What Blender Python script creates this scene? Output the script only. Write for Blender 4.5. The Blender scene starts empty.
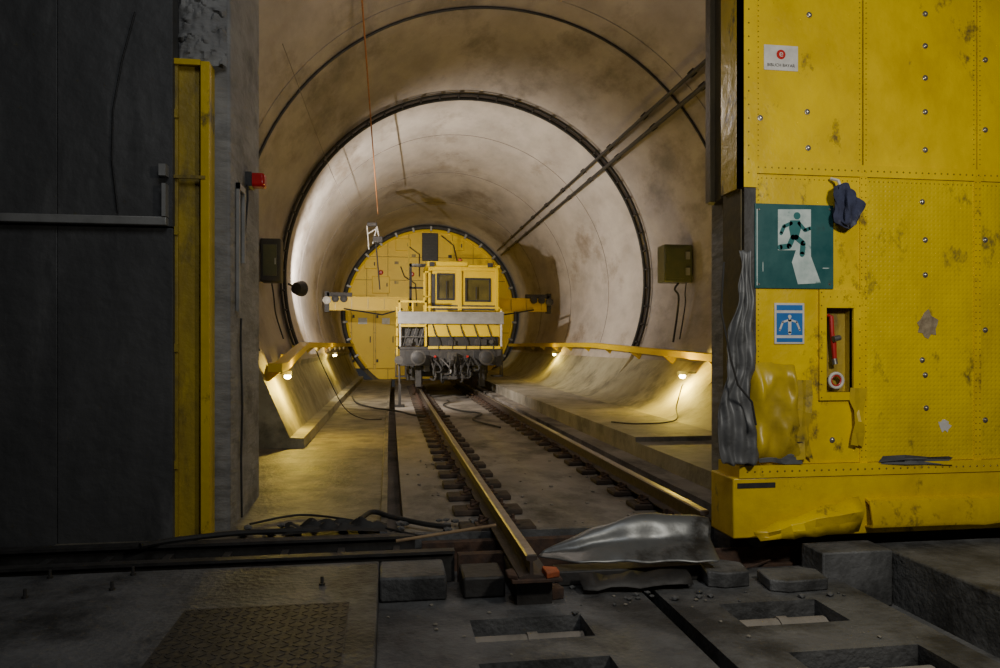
import bpy, bmesh, math, random
from mathutils import Vector, noise
random.seed(7)
PI=math.pi
COL=bpy.context.scene.collection
# ------------------------------------------------------------------ camera numbers
F=750.0; VX=387.0; HY=345.0; CH=1.40
TH=math.atan((500-VX)/F); cT=math.cos(TH); sT=math.sin(TH)
def WY(px,py,Y):
    u=(px-500)/F
    X=Y*(sT+u*cT)/(cT-u*sT); d=Y*cT+X*sT
    return Vector((X,Y,CH-(py-HY)/F*d))
def WZ(px,py,Z):
    u=(px-500)/F; d=F*(CH-Z)/(py-HY); lat=u*d
    return Vector((lat*cT+d*sT, d*cT-lat*sT, Z))
def xo(Y): return 0.00025*max(0,Y-3)**2       # the bore curves gently to the right
# ------------------------------------------------------------------ materials
def mat(name,c1,c2=None,scale=4,thr=(.35,.7),rough=.75,metal=0,bump=.15,bs=25,c3=None,scale3=1.2,thr3=(.5,.7),st=(1,1,1),emit=None,es=0,dist=.02,bst=None,rvar=0,dimple=0):
    m=bpy.data.materials.new(name); m.use_nodes=True; nt=m.node_tree; N=nt.nodes; L=nt.links
    b=N['Principled BSDF']; b.inputs['Roughness'].default_value=rough; b.inputs['Metallic'].default_value=metal
    b.inputs['Base Color'].default_value=(*c1,1)
    if emit:
        b.inputs['Emission Color'].default_value=(*emit,1); b.inputs['Emission Strength'].default_value=es
    if c2:
        tc=N.new('ShaderNodeTexCoord'); mp=N.new('ShaderNodeMapping'); mp.inputs['Scale'].default_value=st
        L.new(tc.outputs['Object'],mp.inputs[0])
        n=N.new('ShaderNodeTexNoise'); n.inputs['Scale'].default_value=scale; n.inputs['Detail'].default_value=8; n.inputs['Roughness'].default_value=.62
        L.new(mp.outputs[0],n.inputs['Vector'])
        r=N.new('ShaderNodeValToRGB'); r.color_ramp.elements[0].position=thr[0]; r.color_ramp.elements[1].position=thr[1]
        r.color_ramp.elements[0].color=(*c1,1); r.color_ramp.elements[1].color=(*c2,1)
        L.new(n.outputs['Fac'],r.inputs[0]); out=r.outputs[0]
        if c3:
            n3=N.new('ShaderNodeTexNoise'); n3.inputs['Scale'].default_value=scale3; n3.inputs['Detail'].default_value=10; n3.inputs['Roughness'].default_value=.7
            L.new(mp.outputs[0],n3.inputs['Vector'])
            r3=N.new('ShaderNodeValToRGB'); r3.color_ramp.elements[0].position=thr3[0]; r3.color_ramp.elements[1].position=thr3[1]
            L.new(n3.outputs['Fac'],r3.inputs[0])
            mx=N.new('ShaderNodeMix'); mx.data_type='RGBA'
            L.new(r3.outputs[0],mx.inputs['Factor']); L.new(out,mx.inputs['A']); mx.inputs['B'].default_value=(*c3,1)
            out=mx.outputs['Result']
        L.new(out,b.inputs['Base Color'])
        if bump:
            nb=N.new('ShaderNodeTexNoise'); nb.inputs['Scale'].default_value=bs; nb.inputs['Detail'].default_value=6
            if bst:
                mq=N.new('ShaderNodeMapping'); mq.inputs['Scale'].default_value=bst; L.new(tc.outputs['Object'],mq.inputs[0]); L.new(mq.outputs[0],nb.inputs['Vector'])
            else: L.new(tc.outputs['Object'],nb.inputs['Vector'])
            bp=N.new('ShaderNodeBump'); bp.inputs['Strength'].default_value=bump; bp.inputs['Distance'].default_value=dist
            L.new(nb.outputs['Fac'],bp.inputs['Height']); last=bp
            if dimple:
                mv=N.new('ShaderNodeMapping'); mv.inputs['Scale'].default_value=(1,0,1); L.new(tc.outputs['Object'],mv.inputs[0])
                vo=N.new('ShaderNodeTexVoronoi'); vo.inputs['Scale'].default_value=dimple; vo.inputs['Randomness'].default_value=0
                L.new(mv.outputs[0],vo.inputs['Vector'])
                rr=N.new('ShaderNodeMapRange'); rr.inputs['From Min'].default_value=.12; rr.inputs['From Max'].default_value=.34
                L.new(vo.outputs['Distance'],rr.inputs['Value'])
                b2=N.new('ShaderNodeBump'); b2.inputs['Strength'].default_value=.5; b2.inputs['Distance'].default_value=.0035
                L.new(rr.outputs[0],b2.inputs['Height']); L.new(bp.outputs[0],b2.inputs['Normal']); last=b2
            L.new(last.outputs[0],b.inputs['Normal'])
        if rvar:
            mr=N.new('ShaderNodeMapRange'); mr.inputs['To Min'].default_value=max(.05,rough-rvar); mr.inputs['To Max'].default_value=rough+rvar
            L.new(n.outputs['Fac'],mr.inputs['Value']); L.new(mr.outputs[0],b.inputs['Roughness'])
    return m
M={}
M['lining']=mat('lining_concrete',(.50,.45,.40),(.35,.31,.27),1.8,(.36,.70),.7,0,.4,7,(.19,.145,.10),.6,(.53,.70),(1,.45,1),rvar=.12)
M['lining2']=mat('near_lining_concrete',(.36,.315,.28),(.23,.20,.175),1.6,(.36,.70),.8,0,.4,7,(.13,.11,.09),.7,(.50,.68),(1,.45,1))  # near section darker: different concrete, and its dimmer light put in the colour
M['lower']=mat('trough_concrete',(.40,.37,.25),(.25,.23,.15),2.2,(.3,.7),.7,0,.3,12,(.11,.10,.06),1.0,(.50,.68))
M['floor']=mat('floor_concrete',(.24,.212,.155),(.12,.105,.078),2.6,(.35,.66),.62,0,.6,20,(.05,.045,.036),1.4,(.48,.64),rvar=.18)
M['slab']=mat('dark_slab',(.145,.146,.147),(.07,.071,.072),3,(.3,.7),.62,0,.6,28,(.03,.03,.03),1.7,(.45,.62),rvar=.15)
M['track']=mat('track_slab',(.29,.26,.22),(.16,.14,.12),2.2,(.35,.7),.85,0,.5,20,(.07,.06,.048),1.5,(.48,.66),(1,.6,1))
M['kerb']=mat('kerb_concrete',(.30,.275,.225),(.17,.155,.125),3,(.3,.7),.75,0,.5,18,(.08,.07,.05),1.4,(.49,.67))
M['jamb']=mat('jamb_concrete',(.31,.305,.295),(.15,.147,.143),1.8,(.3,.7),.85,0,.8,5,(.07,.07,.068),1.3,(.5,.72),(1,1,1.6),bst=(1,1,3),dist=.03)
M['darkwall']=mat('dark_wall',(.088,.087,.086),(.045,.045,.045),1.8,(.3,.7),.6,0,.6,6,(.14,.138,.135),1.3,(.54,.8),(2.2,1,.6),rvar=.15,dist=.03)
M['yellow']=mat('yellow_paint',(.76,.535,.0),(.56,.375,.002),2.4,(.35,.68),.34,0,.5,4,(.17,.12,.03),4.0,(.575,.66),(1,1,.7),dist=.04,rvar=.2)
M['yellowd']=mat('yellow_dimpled_sheet',(.72,.52,.002),(.52,.365,.004),2.0,(.35,.68),.32,0,.5,4,(.19,.145,.03),4.5,(.575,.67),(1,1,.6),dist=.04,rvar=.2,dimple=30)
M['yellow2']=mat('yellow_clean',(.72,.50,.0),(.60,.40,.0),1.2,(.4,.8),.5,0,.08,12)
M['yellowb']=mat('bulkhead_yellow',(.80,.545,.0),(.68,.43,.0),.8,(.35,.75),.5,0,.1,6,(.40,.25,.01),2.0,(.62,.8))
M['yellowdirt']=mat('yellow_dirty',(.58,.41,.006),(.33,.235,.02),3,(.35,.7),.38,0,.25,10,(.08,.065,.03),3.5,(.58,.68),rvar=.12)
M['rivet']=mat('rivet_steel',(.34,.25,.05),(.17,.12,.04),30,rough=.4,metal=.5,bump=0)
M['bolt']=mat('bolt_steel',(.62,.60,.55),(.35,.32,.28),30,rough=.3,metal=.9,bump=0)
M['galv']=mat('galvanised',(.34,.335,.32),(.23,.225,.21),5,rough=.5,metal=.4,bump=.1,bs=14)
M['buf']=mat('buffer_steel',(.11,.105,.10),(.05,.047,.044),9,rough=.45,metal=.5,bump=.2,bs=20)
M['crum']=mat('crumpled_zinc',(.22,.225,.222),(.13,.133,.132),3,rough=.42,metal=.55,bump=.2,bs=8,c3=(.06,.056,.05),scale3=3.5,thr3=(.53,.66),rvar=.12)
M['strip']=mat('dull_strip',(.15,.152,.155),(.08,.081,.083),4,rough=.5,metal=.25,bump=.2,bs=10,c3=(.035,.035,.033),scale3=5,thr3=(.52,.66))
M['rail']=mat('rail_steel',(.085,.062,.05),(.045,.033,.028),14,rough=.7,metal=.2,bump=.2,bs=40)
M['railtop']=mat('rail_head',(.32,.29,.26),(.20,.175,.15),10,rough=.42,metal=.75,bump=.05,bs=40)
M['rust']=mat('rusty_iron',(.11,.06,.038),(.04,.03,.026),10,rough=.85,metal=.1,bump=.4,bs=30)
M['rustor']=mat('orange_primer',(.60,.12,.03),(.20,.055,.02),9,rough=.6,bump=.3,bs=30)
M['block']=mat('sleeper_block',(.085,.058,.040),(.035,.028,.022),8,rough=.85,bump=.5,bs=25)
M['black']=mat('black_metal',(.018,.018,.02),(.035,.033,.03),10,rough=.55,bump=.15,bs=20)
M['rubber']=mat('rubber',(.014,.014,.014),(.03,.028,.026),10,rough=.7,bump=.1)
M['dgrey']=mat('dark_grey_metal',(.062,.059,.056),(.032,.029,.027),8,rough=.6,metal=.3,bump=.3,bs=20)
M['brown']=mat('brown_post',(.50,.36,.02),(.23,.16,.03),4,rough=.5,bump=.3,st=(1,1,.3),c3=(.08,.06,.03),scale3=3,thr3=(.5,.66))
M['seal']=mat('brown_seal',(.13,.10,.045),(.06,.045,.025),5,rough=.6,bump=.3,st=(1,1,.3))
M['glass']=mat('tinted_glass',(.15,.12,.03),(.04,.034,.016),1.2,rough=.12,bump=0)
M['white']=mat('white_paint',(.62,.60,.56),(.44,.42,.38),9,rough=.5,bump=.05)
M['teal']=mat('teal_sign',(.012,.075,.078),(.04,.125,.122),6,(.35,.75),.32,0,.05,10,(.02,.045,.042),3,(.55,.7))
M['teal2']=mat('teal_figure',(.015,.12,.12),(.03,.15,.145),8,(.4,.75),.4,0,0)
M['tealw']=mat('sign_white',(.52,.60,.57),(.26,.36,.34),7,(.4,.7),.4,0,0,10,(.10,.20,.19),9,(.58,.64))
M['blue']=mat('blue_sign',(.02,.12,.36),(.03,.16,.44),7,rough=.35,bump=0)
M['red']=mat('red_plastic',(.50,.02,.015),(.35,.015,.01),8,rough=.4,bump=0)
M['redl']=mat('red_lens',(.42,.01,.015),(.28,.01,.01),8,rough=.2,bump=0,emit=(1,.02,.03),es=.03)
M['cloth']=mat('blue_cloth',(.035,.042,.085),(.015,.018,.04),14,rough=.9,bump=.4,bs=30,c3=(.16,.17,.22),scale3=5,thr3=(.55,.72))
M['paper']=mat('torn_paper',(.34,.27,.17),(.13,.09,.05),16,rough=.8,bump=.2)
M['wood']=mat('wood_stick',(.38,.26,.14),(.2,.13,.07),8,rough=.8,bump=.1)
M['orange']=mat('orange_rope',(.40,.16,.05),(.25,.1,.03),20,rough=.8,bump=0)
M['olive']=mat('olive_box',(.06,.07,.035),(.09,.09,.04),6,rough=.35,bump=.05)
M['lampw']=mat('lamp_warm',(1,.8,.4),emit=(1,.80,.38),es=45)
M['lampc']=mat('lamp_white',(1,.95,.85),emit=(1,.9,.75),es=12)
M['grime']=mat('stained_recess',(.10,.075,.02),(.05,.04,.02),9,rough=.7,bump=.2)
M['joint']=mat('joint_dark',(.20,.17,.15),(.13,.11,.095),9,rough=.9,bump=.1)
# ------------------------------------------------------------------ mesh builder
class MB:
    def __init__(s): s.v=[]; s.f=[]; s.mi=[]; s.cur=0
    def add(s,vs,fs):
        o=len(s.v); s.v+= [tuple(v) for v in vs]
        for f in fs: s.f.append(tuple(o+i for i in f)); s.mi.append(s.cur)
        return s
    def box(s,x0,x1,y0,y1,z0,z1):
        return s.add([(x0,y0,z0),(x1,y0,z0),(x1,y1,z0),(x0,y1,z0),(x0,y0,z1),(x1,y0,z1),(x1,y1,z1),(x0,y1,z1)],
          [(0,3,2,1),(4,5,6,7),(0,1,5,4),(1,2,6,5),(2,3,7,6),(3,0,4,7)])
    def obox(s,c,ax,ay,az):
        c=Vector(c);ax=Vector(ax);ay=Vector(ay);az=Vector(az)
        vs=[c+i*ax+j*ay+k*az for k in(-1,1) for (i,j) in((-1,-1),(1,-1),(1,1),(-1,1))]
        return s.add(vs,[(0,3,2,1),(4,5,6,7),(0,1,5,4),(1,2,6,5),(2,3,7,6),(3,0,4,7)])
    def tube(s,path,r,n=8,closed=False):
        P=[Vector(p) for p in path]; k=len(P); rs=r if isinstance(r,(list,tuple)) else [r]*k
        vs=[];prev=None
        for i,p in enumerate(P):
            if closed: t=(P[(i+1)%k]-P[i-1])
            else: t=(P[min(i+1,k-1)]-P[max(i-1,0)])
            t.normalize()
            if prev is None:
                a=Vector((0,0,1)) if abs(t.z)<.9 else Vector((1,0,0)); u=t.cross(a).normalized()
            else:
                u=(prev-t*prev.dot(t)).normalized()
            prev=u; w=t.cross(u)
            for j in range(n):
                a=2*PI*j/n; vs.append(p+rs[i]*(math.cos(a)*u+math.sin(a)*w))
        fs=[]
        for i in range(k if closed else k-1):
            i2=(i+1)%k
            for j in range(n): fs.append((i*n+j,i*n+(j+1)%n,i2*n+(j+1)%n,i2*n+j))
        if not closed: fs.append(tuple(range(n))[::-1]); fs.append(tuple((k-1)*n+j for j in range(n)))
        return s.add(vs,fs)
    def cyl(s,a,b,r,n=16): return s.tube([a,b],r,n)
    def disc_stack(s,c,axis,prof,n=20):   # lathe: prof=[(dist,r)]
        c=Vector(c);ax=Vector(axis).normalized()
        a=Vector((0,0,1)) if abs(ax.z)<.9 else Vector((1,0,0)); u=ax.cross(a).normalized(); w=ax.cross(u)
        vs=[];fs=[]
        for (h,r) in prof:
            for j in range(n):
                t=2*PI*j/n; vs.append(c+ax*h+max(r,.0005)*(math.cos(t)*u+math.sin(t)*w))
        for i in range(len(prof)-1):
            for j in range(n): fs.append((i*n+j,i*n+(j+1)%n,(i+1)*n+(j+1)%n,(i+1)*n+j))
        fs.append(tuple(range(n))[::-1]); fs.append(tuple((len(prof)-1)*n+j for j in range(n)))
        return s.add(vs,fs)
    def prismY(s,poly,y0,y1):             # poly in (x,z)
        k=len(poly); vs=[(x,y0,z) for x,z in poly]+[(x,y1,z) for x,z in poly]
        fs=[tuple(range(k)),tuple(range(2*k-1,k-1,-1))]+[(i,i+k,(i+1)%k+k,(i+1)%k) for i in range(k)]
        return s.add(vs,fs)
    def prismZ(s,poly,z0,z1):
        k=len(poly); vs=[(x,y,z0) for x,y in poly]+[(x,y,z1) for x,y in poly]
        fs=[tuple(range(k)),tuple(range(2*k-1,k-1,-1))]+[(i,i+k,(i+1)%k+k,(i+1)%k) for i in range(k)]
        return s.add(vs,fs)
    def grid(s,fn,nu,nv):
        vs=[fn(i/nu,j/nv) for j in range(nv+1) for i in range(nu+1)]
        fs=[(j*(nu+1)+i,j*(nu+1)+i+1,(j+1)*(nu+1)+i+1,(j+1)*(nu+1)+i) for j in range(nv) for i in range(nu)]
        return s.add(vs,fs)
    def sweepY(s,prof,Y0,Y1,n,closed=False,mids=None):
        k=len(prof); vs=[]
        for i in range(n+1):
            Y=Y0+(Y1-Y0)*i/n
            vs+=[(x+xo(Y),Y,z) for x,z in prof]
        o=len(s.v); s.v+=vs
        for i in range(n):
            for j in range(k if closed else k-1):
                j2=(j+1)%k; s.f.append((o+i*k+j,o+i*k+j2,o+(i+1)*k+j2,o+(i+1)*k+j)); s.mi.append(mids[j] if mids else s.cur)
        if closed:
            for f in (tuple(o+i for i in range(k)),tuple(o+n*k+j for j in range(k))[::-1]): s.f.append(f); s.mi.append(s.cur)
        return s
    def dome(s,x,y,z,r,h,n=6):            # little rivet facing -Y
        vs=[(x+r*math.cos(2*PI*j/n),y,z+r*math.sin(2*PI*j/n)) for j in range(n)]
        vs+=[(x+.55*r*math.cos(2*PI*j/n),y-h,z+.55*r*math.sin(2*PI*j/n)) for j in range(n)]
        return s.add(vs,[(j,(j+1)%n,(j+1)%n+n,j+n) for j in range(n)]+[tuple(n+j for j in range(n))])
    def stroke(s,pts,w,y0,y1):
        for (a,b) in zip(pts[:-1],pts[1:]):
            dx,dz=b[0]-a[0],b[1]-a[1]; l=math.hypot(dx,dz) or 1; nx,nz=-dz/l*w/2,dx/l*w/2
            s.prismY([(a[0]+nx,a[1]+nz),(b[0]+nx,b[1]+nz),(b[0]-nx,b[1]-nz),(a[0]-nx,a[1]-nz)],y0,y1)
        for p in pts: s.prismY([(p[0]+w/2*math.cos(t*PI/5),p[1]+w/2*math.sin(t*PI/5)) for t in range(10)],y0,y1)
        return s
    def build(s,name,mats,parent=None,bevel=0,recalc=True,solid=0,sub=0,angle=38):
        if not isinstance(mats,(list,tuple)): mats=[mats]
        me=bpy.data.meshes.new(name)
        if parent is not None:
            o0=wloc(parent)
        else:
            xs=[v[0] for v in s.v];ys=[v[1] for v in s.v];zs=[v[2] for v in s.v]
            o0=Vector(((min(xs)+max(xs))/2,(min(ys)+max(ys))/2,min(zs)))
        me.from_pydata([tuple(Vector(v)-o0) for v in s.v],[],s.f)
        for m in mats: me.materials.append(M[m] if isinstance(m,str) else m)
        for p,i in zip(me.polygons,s.mi): p.material_index=i
        if recalc:
            bm=bmesh.new(); bm.from_mesh(me); bmesh.ops.recalc_face_normals(bm,faces=bm.faces); bm.to_mesh(me); bm.free()
        for p in me.polygons: p.use_smooth=True
        if angle: me.set_sharp_from_angle(angle=math.radians(angle))
        o=bpy.data.objects.new(name,me); COL.objects.link(o)
        if parent is not None:
            o.parent=parent; o.location=(0,0,0)
        else: o.location=o0
        if sub:
            b=o.modifiers.new('ss','SUBSURF'); b.levels=sub; b.render_levels=sub
        if solid:
            b=o.modifiers.new('solid','SOLIDIFY'); b.thickness=solid
        if bevel:
            b=o.modifiers.new('bevel','BEVEL'); b.width=bevel; b.segments=2; b.limit_method='ANGLE'; b.angle_limit=.7
        return o
def wloc(o):
    v=Vector(o.location)
    while o.parent: o=o.parent; v=v+Vector(o.location)
    return v
def tag(o,label,cat,group=None):
    o['label']=label; o['category']=cat
    if group: o['group']=group
    return o
def thing(name,label,cat,loc,group=None):
    o=bpy.data.objects.new(name,None); COL.objects.link(o); o.location=loc; o.empty_display_size=.2
    return tag(o,label,cat,group)
def struct(o): o['kind']='structure'; return o
def dup(root,loc,label=None):
    r=root.copy(); COL.objects.link(r); r.location=loc
    if label: r['label']=label
    for ch in list(root.children):
        c=ch.copy(); COL.objects.link(c); c.parent=r
        for g in list(ch.children):
            d=g.copy(); COL.objects.link(d); d.parent=c
    return r
def text(s,size,loc,m,parent,name='lettering'):
    cu=bpy.data.curves.new(name,'FONT'); cu.body=s; cu.size=size; cu.align_x='CENTER'; cu.align_y='CENTER'; cu.extrude=.0008
    t=bpy.data.objects.new('tmp',cu); COL.objects.link(t)
    bpy.context.view_layer.update()
    me=bpy.data.meshes.new_from_object(t.evaluated_get(bpy.context.evaluated_depsgraph_get()))
    bpy.data.objects.remove(t)
    me.materials.clear(); me.materials.append(M[m])
    for v in me.vertices: v.co=Vector((v.co.x,-v.co.z,v.co.y))+Vector(loc)-wloc(parent)
    o=bpy.data.objects.new(name,me); COL.objects.link(o); o.parent=parent
    return o
def holed(mb,x0,x1,y0,y1,holes,z0,z1,plane='XY'):
    xs=sorted(set([x0,x1]+[h[0] for h in holes]+[h[1] for h in holes])); ys=sorted(set([y0,y1]+[h[2] for h in holes]+[h[3] for h in holes]))
    for a,b in zip(xs[:-1],xs[1:]):
        for c,d in zip(ys[:-1],ys[1:]):
            mx,my=(a+b)/2,(c+d)/2
            if any(h[0]<mx<h[1] and h[2]<my<h[3] for h in holes): continue
            if plane=='XY': mb.box(a,b,c,d,z0,z1)
            else: mb.box(a,b,z0,z1,c,d)
# ------------------------------------------------------------------ tunnel shell
CX,CZ=1.62,2.70
RI,RN=3.65,3.72      # radius of the inner bore and of the near section
YE=31.0; YB=14.9
ZL=1.12
def arc(r,a0,a1,n): return [(CX+r*math.cos(math.radians(a0+(a1-a0)*i/n)),CZ+r*math.sin(math.radians(a0+(a1-a0)*i/n))) for i in range(n+1)]
RT=[(3.95,.34),(4.12,.36),(4.38,.50),(4.66,.78)]
LT=[(-1.70,1.02),(-1.32,.14),(-1.14,.13),(-1.12,-.02)]
def ring_profile(r): 
    a=math.degrees(math.asin((CZ-ZL)/r))
    return RT+arc(r,-a,180+a,72)+LT
mb=MB()
mb.sweepY(ring_profile(RI),YB,YE,24,mids=[1]*4+[0]*72+[1]*4)
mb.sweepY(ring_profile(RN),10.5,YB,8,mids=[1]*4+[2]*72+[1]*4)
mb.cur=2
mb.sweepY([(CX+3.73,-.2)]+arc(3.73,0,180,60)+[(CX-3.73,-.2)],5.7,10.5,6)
def lip(a,b,Y):
    k=len(a); x=xo(Y)
    mb.add([(p[0]+x,Y,p[1]) for p in a]+[(p[0]+x,Y,p[1]) for p in b],[(i,i+1,i+1+k,i+k) for i in range(k-1)])
lip(ring_profile(RI),ring_profile(RN),YB)
lip(arc(RN,0,180,60),arc(3.73,0,180,60),10.5)
mb.cur=1
x=xo(10.5)
pa=[(p[0]+x,10.5,p[1]) for p in LT[::-1]]+[(p[0]+x,10.5,p[1]) for p in arc(RN,205.2,180,8)]+[(CX-3.73+x,10.5,CZ),(CX-3.73+x,10.5,-.02)]
mb.add(pa,[tuple(range(len(pa)))])
pa=[(p[0]+x,10.5,p[1]) for p in RT]+[(p[0]+x,10.5,p[1]) for p in arc(RN,-25.2,0,8)]+[(CX+3.73+x,10.5,CZ),(CX+3.73+x,10.5,.34)]
mb.add(pa,[tuple(range(len(pa)))])
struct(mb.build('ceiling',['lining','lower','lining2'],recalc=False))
# right trough continues nearer, without the wall
mb=MB()
TR=[(3.80,.335)]+RT+[(4.97,1.05),(5.3,1.1)]
mb.sweepY(TR,7.6,10.5,4)
x=xo(7.6); mb.add([(p[0]+x,7.6,p[1]) for p in TR]+[(5.3+x,7.6,.2)],[tuple(range(len(TR)+1))])
struct(mb.build('trim_2','lower',recalc=False))
# floor of the bore
mb=MB()
mb.sweepY([(-2.3,0),(-.06,0),(-.05,.03),(0,.03)],5.6,YE,20)
struct(mb.build('floor','floor',recalc=False))
mb=MB()
mb.sweepY([(0,.03),(0,-.3),(.13,-.3),(.13,-.03),(2.58,-.03),(2.58,.12),(2.82,.12)],5.6,YE,26)
struct(mb.build('floor','track',recalc=False))
# long stepped kerb and raised walkway, continuous up to the gate
mb=MB()
mb.sweepY([(2.82,.12),(2.82,.34),(4.1,.34)],8.3,YE,22)
x=xo(8.3)
mb.sweepY([(2.82,.12),(2.82,.285),(5.5,.285)],5.6,8.3,4)
mb.add([(2.82+x,8.3,.285),(5.5+x,8.3,.285),(5.5+x,8.3,.34),(2.82+x,8.3,.34)],[(0,1,2,3)])
mb.add([(4.0+x,8.3,.338),(5.5+x,8.3,.338),(5.5+x,10.5,.338),(4.0+x,10.5,.338)],[(0,1,2,3)])
struct(mb.build('floor','kerb',recalc=False))
# foreground slabs
mb=MB()
mb.box(-4.2,-.05,1.5,4.93,-.6,0)
struct(mb.build('floor','slab',bevel=.012))
mb=MB()
holes=[(.46,1.1,3.88,4.2),(1.96,2.58,3.88,4.24),(2.0,2.72,3.15,3.52),(.44,1.1,3.1,3.62),(1.58,1.67,1.5,4.9)]
holed(mb,-.05,2.95,1.5,4.9,holes,-.36,-.15)
mb.box(-.05,3.45,1.5,4.9,-.62,-.36)
struct(mb.build('floor','slab'))
mb=MB(); mb.box(3.40,6.5,1.5,4.86,-.6,0)
struct(mb.build('floor','slab',bevel=.015))
mb=MB(); mb.box(-4.2,6.5,4.86,5.62,-.62,-.24)
struct(mb.build('floor','slab'))
mb=MB(); mb.box(-4.2,6.5,5.60,5.66,-.5,-.005)
struct(mb.build('trim_1','slab'))
# threshold blocks
b1=MB(); b1.box(-.045,.36,4.55,4.92,-.15,.0); tag(b1.build('concrete_block','slab',bevel=.015),'square edged concrete step block between the treadplate slab and the rail end','block')
b1=MB(); b1.box(2.86,3.37,4.60,4.87,-.36,.02); tag(b1.build('concrete_block','slab',bevel=.012),'raised dark concrete block just before the yellow gate base','block')
b1=MB(); b1.box(.46,.72,4.55,4.86,-.15,-.02)
tag(b1.build('rail_support_block','dgrey',bevel=.015),'dark steel block left of the cut end of the rail','block')
for i,(x0,x1,y0,y1,z1) in enumerate([(2.03,2.34,4.50,4.8,-.05),(2.38,2.80,4.36,4.66,-.075)]):
    q=MB(); q.prismZ([(x0,y0+.05),(x0+.1,y0),(x1-.04,y0+.02),(x1,y1-.08),(x1-.1,y1),(x0+.03,y1-.02)],-.15,z1)
    tag(q.build('concrete_rubble_piece','slab',bevel=.01),['chipped concrete piece under the right end of the crumpled sheet','flat chipped concrete piece lying before the yellow gate corner'][i],'rubble')
for i,(x0,x1,y,lab) in enumerate([(.47,1.09,4.1,'pale pipe in the floor pocket just below the cut rail end'),(1.97,2.57,4.12,'pale pipe in the floor pocket before the gate corner'),(2.01,2.71,3.4,'pale pipe in the floor pocket at the bottom right edge'),(.45,1.09,3.45,'pale pipe in the floor pocket at the bottom centre edge')]):
    q=MB(); q.tube([(x0,y,-.28),(x1,y,-.28)],.07,14); q.tube([(x0+.3,y,-.28),(x0+.36,y,-.28)],.08,14)
    tag(q.build('floor_pipe','track'),lab,'pipe')
# tread plate
root=thing('tread_plate','dark steel chequer plate set in the left foreground slab','floor plate',(-.62,3.3,0))
q=MB(); q.box(-1.05,-.2,2.45,4.15,.001,.006)
for i in range(17):
    for j in range(34):
        a=PI/4 if (i+j)%2 else -PI/4; c=(-1.02+i*.05,2.48+j*.05,.006)
        u=(math.cos(a)*.019,math.sin(a)*.019,0); w=(-math.sin(a)*.005,math.cos(a)*.005,0)
        q.obox(c,u,w,(0,0,.0018))
q.build('plate','dgrey',root)
# ------------------------------------------------------------------ walls of the gate opening
mb=MB(); mb.box(-4.2,-1.17,5.9,7.2,-.3,6.6)
struct(mb.build('wall_left','jamb',bevel=.02))
mb=MB(); mb.box(2.55,7,5.30,5.66,-.4,6.6)
struct(mb.build('wall_right','jamb',bevel=.02))
mb=MB(); mb.box(-4.2,7,5.5,5.66,5.2,6.8); mb.box(-4.2,7,1.0,5.7,6.6,6.8)
struct(mb.build('wall_back','jamb'))
mb=MB(); mb.box(-4.3,-4.2,1,7.2,-.4,6.6); mb.box(6.5,6.6,1,5.5,-.4,6.6)
struct(mb.build('wall_front','darkwall'))
# dark leaf at the left, with vertical joints
wx=lambda px: WY(px,345,5.66).x
root=thing('dark_gate_leaf','tall blackish gate leaf filling the left edge, with a pale horizontal bar','gate',((wx(0)+wx(170))/2,5.75,-.24))
xs=[wx(-60),wx(56),wx(172)]
for a,b in zip(xs[:-1],xs[1:]):
    for z0,z1 in ((-.05,2.24),(2.25,4.6)):
        q=MB(); q.box(a+.0015,b-.0015,5.68,5.84,z0,z1); q.build('leaf_panel','darkwall',root,bevel=.004)
q=MB(); q.box(wx(-60),wx(170),5.66,5.86,-.24,-.05); q.build('bottom_beam','black',root)
zb=WY(80,219,5.62).z
q=MB(); q.box(wx(-60),wx(168),5.61,5.68,zb-.03,zb+.03); q.build('horizontal_bar','galv',root,bevel=.006)
q=MB()
pt=[WY(135,12,5.66),WY(122,60,5.66),WY(113,110,5.66),WY(112,160,5.66),WY(118,212,5.66)]
q.tube(pt,.006,6); q.build('hanging_wire','rubber',root)
q=MB(); q.box(wx(161),wx(168),5.6,5.68,WY(0,170,5.6).z,WY(0,158,5.6).z); q.build('latch_knob','galv',root)
q=MB(); q.box(wx(164),wx(168),5.6,5.68,WY(0,212,5.6).z,WY(0,178,5.6).z); q.build('latch','galv',root)
# yellow edge post
px=lambda p,Y=5.8: WY(p,345,Y).x
zt=WY(195,63,5.8).z
root=thing('yellow_edge_post','tall dirty yellow steel edge post with a bright inner strip on the left jamb','post',(px(195),5.8,-.02))
q=MB(); q.box(px(176),px(200),5.78,5.895,-.02,zt); q.box(px(176),px(180),5.74,5.78,-.02,zt); q.build('brown_channel','brown',root,bevel=.006)
q=MB(); q.box(px(201),px(205),5.80,5.895,-.02,zt-.02); q.build('gap_strip','black',root)
q=MB(); q.box(px(203),px(212),5.72,5.895,-.02,zt-.01); q.build('bright_strip','yellow',root,bevel=.005)
q=MB(); q.box(px(176),px(203),5.72,5.745,zt-.04,zt); q.build('top_cap','yellow',root)
for k in range(4):
    q=MB(); q.box(px(177),px(181),5.725,5.745,.5+k*.85,.56+k*.85); q.build('clamp','brown',root)
q=MB(); z=2.62; q.box(px(172),px(208),5.71,5.73,z-.012,z+.012); q.build('cross_strap','brown',root)
q=MB()
def fn(u,v):
    p=WY(178+48*u,66-70*v,5.83); n=noise.noise(Vector((u*6,v*8,3)))
    return (p.x,5.86-.07*abs(n)-.05*math.sin(PI*u),p.z+.03*n)
q.grid(fn,26,30); tag(q.build('loose_plaster_patch','jamb',recalc=False),'rough grey plaster lump above the yellow edge post','plaster')
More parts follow.
